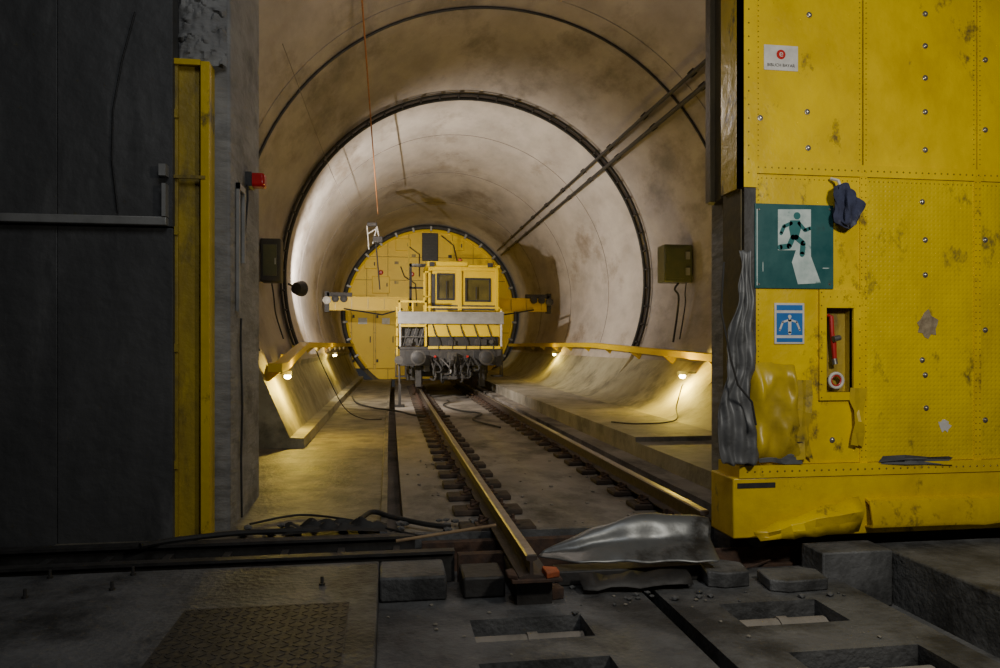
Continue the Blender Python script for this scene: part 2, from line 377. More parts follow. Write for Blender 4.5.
# red alarm lamp on jamb edge
p=WY(258,180,6.6)
root=thing('red_lamp_box','small red lamp box on the left concrete jamb','lamp',(-1.17,6.6,p.z))
q=MB(); q.box(-1.14,-1.02,6.53,6.67,p.z-.065,p.z+.05); q.build('housing','redl',root,bevel=.02)
q=MB(); q.box(-1.17,-1.12,6.51,6.69,p.z-.07,p.z+.05); q.tube([(-1.15,6.5,p.z-.06),(-1.14,6.45,p.z-.2),(-1.155,6.4,p.z-.5)],.009,6); q.build('bracket','black',root)
zz0=WY(240,312,6.2).z; zz1=WY(240,185,6.2).z
root=thing('conduit_frame','thin pale conduit frame on the left jamb side below the red lamp','conduit',(-1.15,6.2,zz0))
for b in ((-1.165,-1.14,6.10,6.13,zz0,zz1),(-1.165,-1.14,6.32,6.35,zz0+.4,zz1-.05),(-1.165,-1.14,6.1,6.35,zz1-.05,zz1)):
    q=MB(); q.box(*b); q.build('conduit_bar','galv',root)
q=MB(); q.tube([(-1.155,6.25,zz0-.05),(-1.15,6.2,1.4),(-1.155,6.3,.9),(-1.15,6.22,.5),(-1.15,6.25,.02)],.009,6)
tag(q.build('wall_cable','rubber'),'thin black cable running down the left jamb side','cable')
# seal column top right
root=thing('seal_column','dark brown seal column at the top of the right jamb','seal',(2.5,5.4,2.48))
q=MB(); q.box(2.45,2.549,5.25,5.5,2.48,6.2); q.build('column','seal',root,bevel=.01)
q=MB(); q.box(2.41,2.45,5.36,5.44,2.48,6.2); q.build('lip','seal',root)
# crumpled vertical strip at the gate edge
def lerp(t,tab):
    for (a,b),(c,d) in zip(tab[:-1],tab[1:]):
        if t<=c: 
            k=(t-a)/(c-a); k=k*k*(3-2*k); return b+(d-b)*k
    return tab[-1][1]
q=MB()
R1=random.Random(4); J={}
def jit(i,j,s):
    if (i,j,s) not in J: J[(i,j,s)]=R1.uniform(-1,1)
    return J[(i,j,s)]
NU,NV=7,22
def fn(u,v):
    i,j=round(u*NU),round(v*NV)
    py=252+212*v
    l=lerp(v,[(0,738),(.12,739),(.25,735),(.4,723),(.55,726),(.7,718),(.85,715),(1,720)]); r=lerp(v,[(0,750),(.3,752),(.5,753),(.65,748),(.8,755),(1,757)])
    p=WY(l+(r-l)*u+1.8*jit(i,j,0)*(1.5 if i in (0,NU) else 1),py+3.0*jit(i,j,1),4.84)
    fold=(-.035,.02,-.05,.03,-.045,.015,-.04,.0)[i]
    k=min(1,.3+v*2)
    return (p.x+.01*jit(i,j,3), 4.83+fold*k+.026*jit(i,j,2)*k, p.z)
q.grid(fn,NU,NV); tag(q.build('crumpled_metal_strip','strip',recalc=False,solid=.004,sub=2,angle=0),'crumpled grey metal strip hanging upright against the yellow gate edge','metal strip')
q=MB(); q.tube([WY(724,262,4.74),WY(721,310,4.72),WY(731,360,4.70),WY(738,385,4.70),WY(752,402,4.70),WY(756,425,4.71)],.007,6)
tag(q.build('loose_cable','rubber'),'thin black cable dangling along the crumpled upright metal strip','cable')
# ------------------------------------------------------------------ right yellow gate
GY=4.90
ax=lambda p: WY(p,345,GY).x
az=lambda py,p=800: WY(p,py,GY).z
e0,e1,e2,e3=ax(740),ax(755),ax(863),ax(977); e4=e3+.86
zT=az(163); zS=az(175); zB=az(464); zF=az(476); zL=az(500)
gate=thing('yellow_steel_gate','large riveted yellow steel sliding gate with dented lower corner at the right','gate',(e2,5.07,.0))
def rivrow(mb,x0,z0,x1,z1,sp,y,r=.007):
    n=max(1,int(math.hypot(x1-x0,z1-z0)/sp))
    for i in range(n+1):
        t=i/n; mb.dome(x0+(x1-x0)*t,y,z0+(z1-z0)*t,r,.004)
nx0,nx1,nz0,nz1=ax(825),ax(852),az(392,840),az(308,840)
for k,(a,b) in enumerate(((e1,e2),(e2,e3),(e3,e4))):
    q=MB()
    hol=[(nx0,nx1,nz0,nz1)] if k==0 else []
    holed(q,a+.006,b-.006,zB+.003,zS-.003,hol,GY,GY+.03,'XZ')
    q.cur=1
    for xx in (a+.025,b-.025): rivrow(q,xx,zB+.03,xx,zS-.04,.036,GY,.005)
    rivrow(q,a+.05,zS-.03,b-.05,zS-.03,.036,GY,.005)
    q.build('lower_panel',['yellowd' if k else 'yellow','rivet'],gate)
    q=MB(); q.box(a+.006,b-.006,GY+.002,GY+.03,zT+.003,4.6); q.cur=1
    for xx in (a+.025,b-.025): rivrow(q,xx,zT+.04,xx,4.2,.036,GY+.002,.005)
    q.build('upper_panel',['yellow','rivet'],gate)
q2=MB(); holed(q2,e0+.02,e4,.3,4.6,[(nx0-.01,nx1+.01,nz0-.01,nz1+.01)],GY+.031,GY+.15,'XZ'); q2.box(e0+.02,e4,GY+.15,GY+.31,.3,4.6)
q2.build('core','grime',gate)
q=MB(); q.box(nx0,nx1,GY+.085,GY+.09,nz0,nz1)
for b in ((nx0-.008,nx0,nz0,nz1),(nx1,nx1+.008,nz0,nz1),(nx0,nx1,nz0-.008,nz0),(nx0,nx1,nz1,nz1+.008)): q.box(b[0],b[1],GY+.001,GY+.09,b[2],b[3])
q.build('niche_liner','brown',gate)
q=MB(); q.box(e1-.01,e4,GY-.012,GY+.01,zT,zS); q.cur=1; rivrow(q,e1+.02,(zT+zS)/2,e4,(zT+zS)/2,.05,GY-.012,.007)
q.build('cross_strip',['yellow','rivet'],gate,bevel=0)
q=MB(); q.box(e0,e1+.005,GY-.018,GY+.05,zS-.1,4.6); q.box(e0,e0+.02,GY-.018,GY+.3,zS-.1,4.6); q.cur=1
rivrow(q,(e0+e1)/2,zS,(e0+e1)/2,4.2,.09,GY-.018,.007)
q.build('corner_angle',['yellow','rivet'],gate)
q=MB(); q.box(e0+.03,e1+.005,GY-.004,GY+.05,zB,zS-.1); q.build('edge_strip','dgrey',gate)
for a in (e2,e3):
    q=MB(); q.box(a-.028,a+.028,GY-.008,GY+.01,zB,zT); q.cur=1
    rivrow(q,a-.016,zB+.04,a-.016,zT-.05,.045,GY-.008,.005); rivrow(q,a+.016,zB+.04,a+.016,zT-.05,.045,GY-.008,.005)
    q.build('seam_strip',['yellow','rivet'],gate)
# base
q=MB(); q.box(e0-.02,e4,GY-.03,GY+.3,zF,zB); q.cur=1; rivrow(q,e0+.04,(zF+zB)/2,e4,(zF+zB)/2,.055,GY-.03,.008)
q.build('base_flange',['yellow','rivet'],gate)
q=MB(); q.box(e0-.06,e4,GY-.02,GY+.34,.06,zF); q.build('base_beam','yellow',gate,bevel=.01)
q=MB(); q.box(e0-.03,e0+.25,GY-.025,GY-.018,zF-.07,zF-.035); q.build('dark_slot','black',gate)
# bumper: bent flat plates
bx0=ax(863)
prof=[(-.018,zL+.005),(-.075,zL-.01),(-.082,zL-.03),(-.115,zL-.165),(-.105,zL-.19),(-.02,zL-.20),(-.02,zL-.19),(-.09,zL-.178),(-.10,zL-.16),(-.07,zL-.035),(-.02,zL-.01)]
q=MB()
k=len(prof); rows_=14; vs=[]
for i in range(rows_+1):
    X=bx0+(e4-bx0)*i/rows_; dn=.022*noise.noise(Vector((i*.8,2,1)))
    vs+=[(X,GY+y*(1+7*dn),z+dn) for y,z in prof]
fs=[(i*k+j,i*k+(j+1)%k,(i+1)*k+(j+1)%k,(i+1)*k+j) for i in range(rows_) for j in range(k)]+[tuple(range(k)),tuple(rows_*k+j for j in range(k))[::-1]]
q.add(vs,fs); q.build('bent_bumper_plate','yellow',gate)
q=MB()
def fn(u,v):
    i,j=round(u*9),round(v*3)
    top=WY(752+106*u, 531-lerp(u,[(0,0),(.35,12),(.7,27),(1,34)]), GY-.08)
    bot=WY(760+100*u, 541-lerp(u,[(0,0),(.5,4),(1,9)]), GY-.12)
    return (top.x+(bot.x-top.x)*v, top.y+(bot.y-top.y)*v-.05*(1-abs(2*v-.8))*(.3+u)+.018*jit(i,j,70), top.z+(bot.z-top.z)*v+.008*jit(i,j,71))
q.grid(fn,9,3); q.build('bent_bumper_flap','yellow',gate,recalc=False,solid=.008,angle=12)
# crumpled corner skin: coarse crushed facets
q=MB()
NU2,NV2=9,10
def fn(u,v):
    i,j=round(u*NU2),round(v*NV2)
    x=e0+.07+.40*u*(1-.15*v); z=az(462)+v*(az(364)-az(462))
    e=0 if i in(0,NU2) or j in(0,NV2) else 1
    return (x+.018*jit(i,j,10),GY-.006-e*(.065+.06*jit(i,j,11)),z+.022*jit(i,j,12))
q.grid(fn,NU2,NV2)
q.build('crumpled_skin','yellowdirt',gate,recalc=False,sub=1,angle=0)
for (a,b,c,d,s) in ((796,380,808,458,1),(878,456,948,464,2),(850,388,862,445,3),(756,440,800,463,4)):
    q=MB()
    def fn(u,v,a=a,b=b,c=c,d=d,s=s):
        i,j=round(u*3),round(v*5)
        p=WY(a+(c-a)*u+2.5*jit(i,j,20+s),b+(d-b)*v+2*jit(i,j,30+s),GY-.01)
        return (p.x,GY-.02-.016*(1+jit(i,j,40+s)),p.z)
    q.grid(fn,3,5); q.build('scraped_fold','yellowdirt' if s in(1,3) else 'strip',gate,recalc=False,angle=8)
# niche frame
q=MB(); fx0,fx1,fz0,fz1=ax(818),ax(860),az(400,840),az(290,840)
holed(q,fx0,fx1,fz0,fz1,[(nx0,nx1,nz0,nz1)],GY-.02,GY+.004,'XZ'); q.cur=1
for xx in (fx0+.015,fx1-.015): rivrow(q,xx,fz0+.02,xx,fz1-.02,.09,GY-.02,.006)
rivrow(q,fx0+.03,fz1-.05,fx1-.03,fz1-.05,.05,GY-.02,.005)
q.build('niche_frame',['yellow','rivet'],gate)
# bolts
for bx,by in [(925,14),(925,46),(925,78),(925,112),(925,150),(922,202),(925,240),(925,275),(922,360),(925,375),(926,408),(809,15),(807,112),(808,148),(985,60),(985,130),(985,240),(985,330),(806,398),(832,440),(985,420),(760,118)]:
    p=WY(bx,by,GY)
    q=MB(); q.disc_stack((p.x,GY+.002,p.z),(0,-1,0),[(0,.021),(.006,.021),(.007,.012),(.018,.011),(.021,.006)],10)
    q.build('bolt','bolt',gate)
q=MB(); q.box(e0-.3,e4,5.0,5.12,-.24,-.16); q.box(e0-.3,e4,5.045,5.075,-.16,-.05)
tag(q.build('gate_guide_rail','rust',bevel=.005),'rusty guide rail in the cross trench under the yellow gate','rail')
for xx in (e0+.2,e2+.2,e3+.2):
    q=MB(); q.disc_stack((xx,5.02,.04),(0,1,0),[(0,.09),(.02,.09),(.02,.08),(.06,.08),(.06,.09),(.08,.09)],20); q.build('roller','dgrey',gate)
# ------------------------------------------------------------------ signs on the gate
def g(pxx,py): p=WY(pxx,py,GY-.03); return (p.x,p.z)
a=g(756,288); b=g(835,205)
root=thing('exit_sign','teal emergency exit sign with running figure on the yellow gate','sign',((a[0]+b[0])/2,GY-.01,a[1]))
q=MB(); q.box(a[0],b[0],GY-.014,GY-.001,a[1],b[1]); q.build('plate','teal',root,bevel=.004)
q=MB(); q.prismY([g(779,209),g(812,209),g(812,256),g(822,283),g(799,284),g(793,262),g(797,250),g(779,250)],GY-.0165,GY-.014)
q.build('white_door','tealw',root)
q=MB(); y0,y1=GY-.019,GY-.0165
h=g(798,215.5); q.prismY([(h[0]+.026*math.cos(t*PI/6),h[1]+.026*math.sin(t*PI/6)) for t in range(12)],y0,y1)
q.prismY([g(791,220),g(801,220),g(802,228),g(799,239),g(792,239),g(790,228)],y0,y1)
q.stroke([g(792,223),g(785,226),g(782,233)],.026,y0,y1); q.stroke([g(800,223),g(806,230),g(811,228)],.026,y0,y1)
q.stroke([g(797,237),g(804,243),g(803,254)],.038,y0,y1); q.stroke([g(794,237),g(790,246),g(781,247)],.038,y0,y1)
q.build('running_figure','teal2',root)
for s in ((760,284),(831,284),(760,209),(831,209)):
    h=g(*s); q=MB(); q.dome(h[0],GY-.014,h[1],.009,.006,8); q.build('screw','bolt',root)
q=MB(); q.box(a[0]+.012,a[0]+.020,GY-.0155,GY-.014,a[1]+.02,b[1]-.04)
q.build('side_strip','tealw',root)
q=MB(); q.stroke([g(764,262),g(764,271)],.006,GY-.0155,GY-.014); q.stroke([g(824,268),g(830,268)],.006,GY-.0155,GY-.014); q.build('fine_print','tealw',root)
a=g(776,344); b=g(806,303)
root=thing('blue_sign','small blue and white pictogram sign below the exit sign','sign',((a[0]+b[0])/2,GY-.01,a[1]))
q=MB(); q.box(a[0],b[0],GY-.010,GY-.001,a[1],b[1]); q.build('plate','white',root,bevel=.003)
c=g(778,335);d=g(804,313); q=MB(); q.box(c[0],d[0],GY-.012,GY-.010,c[1],d[1]); q.build('blue_field','blue',root)
c=g(778,310);d=g(804,305); q=MB(); q.box(c[0],d[0],GY-.012,GY-.010,c[1],d[1]); q.build('blue_band','blue',root)
c=g(778,342);d=g(804,338); q=MB(); q.box(c[0],d[0],GY-.012,GY-.010,c[1],d[1]); q.build('blue_band','blue',root)
y0,y1=GY-.014,GY-.012
q=MB(); h=g(791,316.5); q.prismY([(h[0]+.013*math.cos(t*PI/5),h[1]+.013*math.sin(t*PI/5)) for t in range(10)],y0,y1)
q.stroke([g(791,320),g(791,333)],.024,y0,y1); q.stroke([g(790,320),g(784,322),g(781,330)],.013,y0,y1); q.stroke([g(792,320),g(798,322),g(801,330)],.013,y0,y1)
q.build('pictogram','white',root)
a=g(766,68); b=g(800,45)
root=thing('round_logo_sticker','white sticker with a red round logo near the gate top','sticker',((a[0]+b[0])/2,GY-.01,a[1]))
q=MB(); q.box(a[0],b[0],GY-.003,GY+.001,a[1],b[1]); q.build('plate','white',root)
h=g(783,53); q=MB(); q.disc_stack((h[0],GY-.003,h[1]),(0,-1,0),[(0,.034),(.001,.034)],24); q.build('red_disc','red',root)
text('e',.068,(h[0],GY-.0055,h[1]+.005),'white',root)
h=g(783,64); text('BIBUCH BAYAR',.030,(h[0],GY-.0045,h[1]),'black',root)
# torn stickers
for n,(cx,cy,w,hh,lab) in enumerate([(930,325,13,16,'torn brown paper sticker stuck at mid height of the yellow gate'),(947,426,7,7,'small torn white sticker low on the yellow gate')]):
    pts=[]
    for t in range(17):
        r=.6+.5*random.random(); pts.append(g(cx+w*r*math.cos(t*2*PI/17),cy+hh*r*math.sin(t*2*PI/17)))
    q=MB(); q.prismY(pts,GY-.004,GY+.001); tag(q.build('torn_sticker','paper' if n==0 else 'white'),lab,'sticker')
# blue cloth bundle
q=MB()
hc=WY(846,206,GY-.085)
def fn(u,v):
    th=u*2*PI; ph=v*PI
    n=noise.noise(Vector((math.cos(th)*1.4,math.sin(th)*1.4,v*3))); n2=noise.noise(Vector((math.cos(th)*3,math.sin(th)*3,v*5+3)))
    r=math.sin(ph)**.7*(.078+.07*n+.04*n2+.012*math.sin(th*5+v*6))*(1.2-.6*abs(v-.65))
    return (hc.x+r*math.cos(th)+.05*(v-.5),hc.y+.55*r*math.sin(th),hc.z+.15*math.cos(ph)+.025*n2)
q.grid(fn,60,50)
root=thing('hanging_cloth','crumpled dark blue cloth bundle hooked beside the exit sign','cloth',(hc.x,GY-.02,hc.z-.16))
q.build('bundle','cloth',root,recalc=False)
q=MB(); q.tube([(hc.x-.08,GY-.03,hc.z+.20),(hc.x-.05,GY-.07,hc.z+.18),(hc.x-.03,GY-.08,hc.z+.12)],.011,6); q.build('hook','white',root)
# rescue handle in the niche
hx=(nx0+nx1)/2; zt=nz1-.03
root=thing('red_release_handle','red strap handle with steel hook in the yellow gate niche','handle',(hx,GY+.05,nz0))
q=MB(); q.tube([(hx-.045,GY+.06,zt-.02),(hx-.03,GY+.04,zt-.03),(hx-.03,GY+.03,zt-.15),(hx-.018,GY+.03,zt-.22),(hx-.012,GY+.025,zt-.36)],[.013,.016,.016,.02,.014],8); q.build('strap','red',root)
q=MB(); q.disc_stack((hx-.04,GY+.0,zt-.19),(1,0,.2),[(0,.022),(.05,.02),(.055,.015)],12); q.build('clamp','bolt',root)
q=MB(); q.tube([(hx-.015,GY+.03,zt-.33),(hx-.010,GY+.025,zt-.37)],.02,10); q.build('swivel','bolt',root)
q=MB(); zc=nz0+.08; q.tube([(hx+.052*math.cos(t*PI/9),GY+.03,zc+.052*math.sin(t*PI/9)) for t in range(18)],.011,8,closed=True); q.build('ring','white',root)
q=MB(); q.tube([(hx+.036*math.cos(t*PI/6),GY+.03,zc+.036*math.sin(t*PI/6)) for t in range(12)],.006,6,closed=True); q.build('inner_ring','red',root)
# ------------------------------------------------------------------ crumpled sheet on the threshold: stiff plate with one broad rolled fold
q=MB()
def fn(u,v):
    i,j=round(u*14),round(v*7)
    env=lerp(u,[(0,.03),(.12,.10),(.3,.18),(.55,.26),(.85,.25),(1,.22)])
    pr=(.02,.20,.34,.40,.78,1.0,.93,.55)[j]
    yo=(0,.22,.44,.58,.64,.78,.92,1.0)[j]
    x=1.02+1.18*u+.06*(v-.5)-.05*u*(1-v)
    w=lerp(u,[(0,.05),(.2,.26),(1,.48)])
    s=min(1,4*u)
    return (x+.012*jit(i,j,80), 5.02-w*(1-yo)-.10*(1-u)+.020*jit(i,j,81)*s, .0+env*pr+.016*jit(i,j,82)*s)
q.grid(fn,14,7); tag(q.build('crumpled_sheet','crum',recalc=False,solid=.006,sub=2,angle=0),'large crumpled silver sheet lying across the gate threshold','metal sheet')
q=MB()
def fn(u,v):
    i,j=round(u*8),round(v*2)
    return (1.2+.72*u, 4.50+.14*v+.02*jit(i,j,60), -.125+.05*v+.018*(1+jit(i,j,61)))
q.grid(fn,8,2); tag(q.build('bent_sheet_scrap','dgrey',recalc=False,solid=.004,angle=10),'low dark bent scrap of metal in front of the large crumpled sheet','metal scrap')
q=MB(); q.box(1.08,2.2,4.70,4.87,-.15,-.055); tag(q.build('threshold_beam','dgrey',bevel=.01),'dark beam beneath the crumpled silver sheet','beam')
# ------------------------------------------------------------------ cross trench steel
for i,(y0,y1,z0,z1,x1,nm,lab) in enumerate([(5.02,5.10,-.24,.02,.45,'steel_beam','front dark steel beam crossing in the left threshold trench'),(5.40,5.50,-.24,.035,.2,'steel_beam','rear dark steel beam crossing in the left threshold trench')]):
    q=MB(); q.box(-3.9,x1,y0,y1,z0+.0,z0+.02); q.box(-3.9,x1,(y0+y1)/2-.012,(y0+y1)/2+.012,z0+.02,z1-.02); q.box(-3.9,x1,y0,y1,z1-.02,z1)
    tag(q.build(nm,'dgrey'),lab,'beam')
for i in range(9):
    X=-3.0+i*.38; q=MB(); q.box(X,X+.05,5.12,5.38,-.24,-.02); 
    tag(q.build('cross_bar','dgrey',bevel=.004),'short dark steel cross bar between the two trench beams','bar','cross bars in the left threshold trench')
q=MB(); q.box(.47,.98,4.98,5.06,-.24,.0); tag(q.build('threshold_channel','rust'),'short rusty steel channel under the left rail at the threshold','channel')
q=MB(); q.box(.25,2.4,5.42,5.5,-.24,-.03)
tag(q.build('threshold_channel','rust'),'long rusty steel channel crossing behind the crumpled sheet','channel')
for i,(pxx,py) in enumerate([(50,578),(133,575),(25,598),(322,585),(112,590)]):
    p=WZ(pxx,py,0); q=MB(); q.disc_stack((p.x,p.y,0),(0,0,1),[(0,.018),(.012,.018),(.012,.01),(.05,.009)],8)
    tag(q.build('anchor_bolt','dgrey'),'small upright anchor bolt in the left foreground slab','bolt','anchor bolts in the left slab')
def stone(X,Y,z,s,m,label,group):
    bm=bmesh.new(); bmesh.ops.create_icosphere(bm,subdivisions=1,radius=s)
    q=MB(); q.add([(X+v.co.x*random.uniform(.7,1.3),Y+v.co.y*random.uniform(.7,1.2),z+s*.45+v.co.z*.5) for v in bm.verts],[[v.index for v in f.verts] for f in bm.faces]); bm.free()
    o=tag(q.build('rubble_stone',m),label,'stone',group)
    for p in o.data.polygons: p.use_smooth=False
for i in range(34): stone(random.uniform(-1.15,.75),random.uniform(5.62,5.95),-.002 if i%2 else .0,random.uniform(.015,.05),'slab','small broken concrete stone lying along the threshold edge','stones along the threshold')
for i in range(36): stone(random.uniform(1.05,2.9),random.uniform(4.2,4.66),-.15,random.uniform(.008,.03),'slab','small broken concrete stone lying before the crumpled sheet','stones before the sheet')
for i in range(60): stone(random.uniform(.2,2.5),random.uniform(5.7,9.5),-.03,random.uniform(.008,.024),'track','small stone lying on the track slab between the rails','stones on the track slab')
for i in range(46):
    X=random.uniform(.0,2.8); Y=random.uniform(3.2,4.5)
    if any(h[0]-.05<X<h[1]+.05 and h[2]-.05<Y<h[3]+.05 for h in holes): continue
    stone(X,Y,-.15,random.uniform(.005,.016),'kerb','tiny pale stone lying on the foreground floor','stones on the foreground floor')
def hose(name,pts,r,m,label,cat='hose'):
    P=[Vector(p) for p in pts]; out=[]
    for i in range(len(P)-1):
        p0=P[max(i-1,0)];p1=P[i];p2=P[i+1];p3=P[min(i+2,len(P)-1)]
        for k in range(8):
            t=k/8; out.append(.5*((2*p1)+(-p0+p2)*t+(2*p0-5*p1+4*p2-p3)*t*t+(-p0+3*p1-3*p2+p3)*t**3))
    out.append(P[-1]); q=MB(); q.tube(out,r,8); return tag(q.build(name,m),label,cat)
def Z(px_,py_,z): return WZ(px_,py_,z)
hose('floor_hose',[Z(140,546,.06),Z(175,540,.05),Z(240,533,.05),Z(310,530,.05),Z(352,523,.05),Z(372,512,.06),Z(392,517,.04),Z(425,524,.03),Z(450,527,.03)],.02,'rubber','thick black hose lying across the left threshold towards the rail')
hose('thin_floor_cable',[Z(250,524,.02),Z(300,515,.02),Z(350,520,.02),Z(385,528,.04),Z(420,536,.03)],.009,'rubber','thin black cable lying behind the thick threshold hose','cable')
hose('floor_wire',[Z(600,575,-.13),Z(640,570,-.11),Z(690,572,-.13),Z(735,570,-.13),Z(770,560,-.13)],.006,'rust','thin rusty wire lying in front of the crumpled sheet','wire')
q=MB(); q.tube([WZ(396,541,.09),WZ(496,525,.16)],.011,8); tag(q.build('wooden_stick','wood'),'long pale wooden stick lying beside the left rail at the threshold','stick')
q=MB()
def fn(u,v):
    n=noise.noise(Vector((u*6,v*5,21)))
    return (-.75+.75*u,5.56+.28*v,.03+.07*math.sin(PI*v)*abs(n)*2+.02*math.sin(PI*u))
q.grid(fn,30,14); tag(q.build('broken_mat','rubber',recalc=False),'black torn rubber mat heaped at the left walkway edge','mat')
# ------------------------------------------------------------------ rails and sleeper blocks
def rail(X,Y0,label):
    root=thing('rail',label,'rail',(X,Y0,.03))
    prof=[(-.075,.03),(.075,.03),(.075,.040),(.012,.052),(.009,.128),(.033,.138),(.034,.160),(-.034,.160),(-.033,.138),(-.009,.128),(-.012,.052),(-.075,.040)]
    q=MB(); q.sweepY([(X+a,b) for a,b in prof],Y0,YE-.1,40,closed=True); q.build('rail_body','rail',root)
    q=MB(); q.sweepY([(X-.034,.160),(X+.034,.160),(X+.026,.170),(X-.026,.170)],Y0,YE-.1,40,closed=True); q.build('rail_head','railtop',root)
    return root
RL,RR=.84,2.34
rail(RL,4.33,'left steel rail with cut end reaching into the foreground')
rail(RR,5.30,'right steel rail disappearing behind the crumpled sheet')
for side,X in (('left',RL),('right',RR)):
    Y=5.75
    lab='dark sleeper block with two clips under the %s rail'%side
    pr=None
    while Y<26:
        if pr is None:
            pr=thing('sleeper_block',lab,'sleeper block',(X+xo(Y),Y,-.03),'sleeper blocks of the %s rail'%side)
            x0=X+xo(Y); w2=.29 if side=='left' else .23
            q=MB(); q.box(x0-w2,x0+w2,Y-.125,Y+.125,-.03,.016); q.build('block','block',pr,bevel=.012)
            q=MB(); q.box(x0-.17,x0+.17,Y-.08,Y+.08,.016,.029); q.build('base_plate','rust',pr,bevel=.004)
            for s in (-1,1):
                q=MB(); q.tube([(x0+s*.14,Y-.05,.045),(x0+s*.09,Y-.05,.06),(x0+s*.07,Y,.055),(x0+s*.09,Y+.05,.06),(x0+s*.14,Y+.05,.045)],.011,6); q.cyl((x0+s*.125,Y,.03),(x0+s*.125,Y,.085),.016,8); q.build('rail_clip','rust',pr)
        else: dup(pr,(X+xo(Y),Y,-.03))
        Y+=.6
root=thing('rail_chair','dark steel chair plate with orange lugs holding the cut left rail end','rail chair',(.84,4.4,.0))
q=MB(); q.box(.72,1.02,4.30,4.50,.008,.029); q.build('plate','rust',root,bevel=.004)
q=MB(); q.prismZ([(.925,4.30),(1.01,4.33),(1.01,4.42),(.925,4.45)],.029,.065); q.build('lug','rustor',root,bevel=.006)
q=MB(); q.prismZ([(.755,4.31),(.70,4.34),(.70,4.44),(.755,4.47)],.029,.055); q.build('lug','rust',root,bevel=.006)
q=MB(); q.box(.765,.98,4.40,4.9,-.15,.006); q.build('support','dgrey',root)
q=MB(); q.prismZ([(.99,4.45),(1.07,4.47),(1.05,4.56),(1.0,4.57)],-.15,-.08); tag(q.build('rail_wedge','rust',bevel=.006),'rusty wedge on the right side of the cut left rail','wedge')
# ------------------------------------------------------------------ rings, pipes, cables on the vault
def ringtube(Y,r,tr,m,name,label,a0=-22,a1=202,cat='cable'):
    q=MB(); q.tube([(p[0]+xo(Y),Y,p[1]) for p in arc(r,a0,a1,70)],tr,8); return tag(q.build(name,m),label,cat)
ringtube(11.0,RN-.025,.02,'black','ring_cable','nearest black joint ring around the vault')
rt=thing('ring_cable','thick double black ring cable with clips around the lit bore mouth','cable',(CX+xo(YB),YB,CZ-1.4))
for dy,tr,rr in ((-.05,.035,3.60),(-.17,.022,3.655)):
    q=MB(); q.tube([(p[0]+xo(YB),YB+dy,p[1]) for p in arc(rr,-24,204,80)],tr,8); q.build('cable','rubber',rt)
for a in range(-20,202,6):
    t=math.radians(a); c=(CX+xo(YB)+3.635*math.cos(t),YB-.1,CZ+3.635*math.sin(t)); q=MB(); q.obox(c,(.035*math.cos(t),0,.035*math.sin(t)),(0,.09,0),(-.012*math.sin(t),0,.012*math.cos(t)))
    q.build('clip','dgrey',rt)
for Y,r,lb in ((17.6,RI-.001,'just inside the bore mouth'),(21.5,RI-.001,'at the vehicle cab'),(26.0,RI-.001,'close to the yellow bulkhead')):
    ringtube(Y,r,.008,'joint','joint_line','thin joint line around the vault '+lb,cat='joint')
for a,r,lab in ((40,3.56,'lower of the two dark pipes along the right vault'),(43.8,3.56,'upper of the two dark pipes along the right vault')):
    t=math.radians(a); rt=thing('vault_pipe',lab,'pipe',(CX+r*math.cos(t),6,CZ+r*math.sin(t)))
    q=MB(); q.tube([(CX+r*math.cos(t)+xo(Y),Y,CZ+.02+r*math.sin(t)) for Y in [5.8+i*1.04 for i in range(24)]],.036 if a==40 else .03,10); q.build('pipe','black',rt)
    for Y in [8+i*2.0 for i in range(11)]:
        q=MB(); q.obox((CX+(r+.04)*math.cos(t)+xo(Y),Y,CZ+.02+(r+.04)*math.sin(t)),(.05*math.cos(t),0,.05*math.sin(t)),(0,.025,0),(-.05*math.sin(t),0,.05*math.cos(t))); q.build('pipe_clamp','dgrey',rt)
a=WY(361,-14,9.2); b=WY(378,214,20.0)
hose('stretched_rope',[a,(a+b)/2+Vector((0,0,-.05)),b],.012,'orange','thin orange rope stretched from the vault down to the lamp mast','rope')
a=Vector((-1.2,9.0,4.9)); b=WY(352,215,20.0)
hose('stretched_wire',[a,(a+b)/2+Vector((0,0,-.15)),b],.005,'joint','thin grey wire sagging left of the orange rope','wire')
# boxes on the walls
root=thing('wall_cabinet','black cabinet on the left vault wall near the opening','cabinet',(-1.9,12.6,2.42))
q=MB(); q.box(-2.02,-1.70,12.5,12.85,2.42,3.12); q.build('body','black',root,bevel=.02)
q=MB(); q.box(-1.97,-1.76,12.485,12.5,2.52,3.02); q.build('door','olive',root)
q=MB(); q.box(-1.79,-1.77,12.465,12.485,2.7,2.8); q.build('handle','galv',root)
root=thing('wall_cabinet','olive black cabinet with grey hinges on the right vault wall','cabinet',(5.05,12.7,2.48))
q=MB(); q.box(4.78,5.30,12.5,12.85,2.5,3.16); q.build('body','olive',root,bevel=.02)
q=MB(); q.box(4.82,5.14,12.485,12.5,2.56,3.1); q.build('door','olive',root)
for z in (2.62,2.9):
    q=MB(); q.box(5.17,5.24,12.47,12.5,z,z+.13); q.build('hinge','galv',root)
hose('cabinet_cable',[(5.08,12.6,2.49),(4.99,12.55,2.38),(5.07,12.57,2.25),(5.05,12.6,1.9),(4.98,12.6,1.45)],.018,'rubber','black cable hanging from the right wall cabinet','cable')
hose('cabinet_cable',[(5.22,12.6,2.49),(5.18,12.55,2.3),(5.19,12.57,2.1),(5.10,12.6,1.5)],.012,'rubber','thinner second cable hanging from the right wall cabinet','cable')
hose('cabinet_wire',[(-1.85,12.6,2.4),(-1.82,12.6,2.2),(-1.80,12.7,1.9),(-1.68,12.7,1.5)],.012,'rubber','black cable hanging from the left wall cabinet','cable')
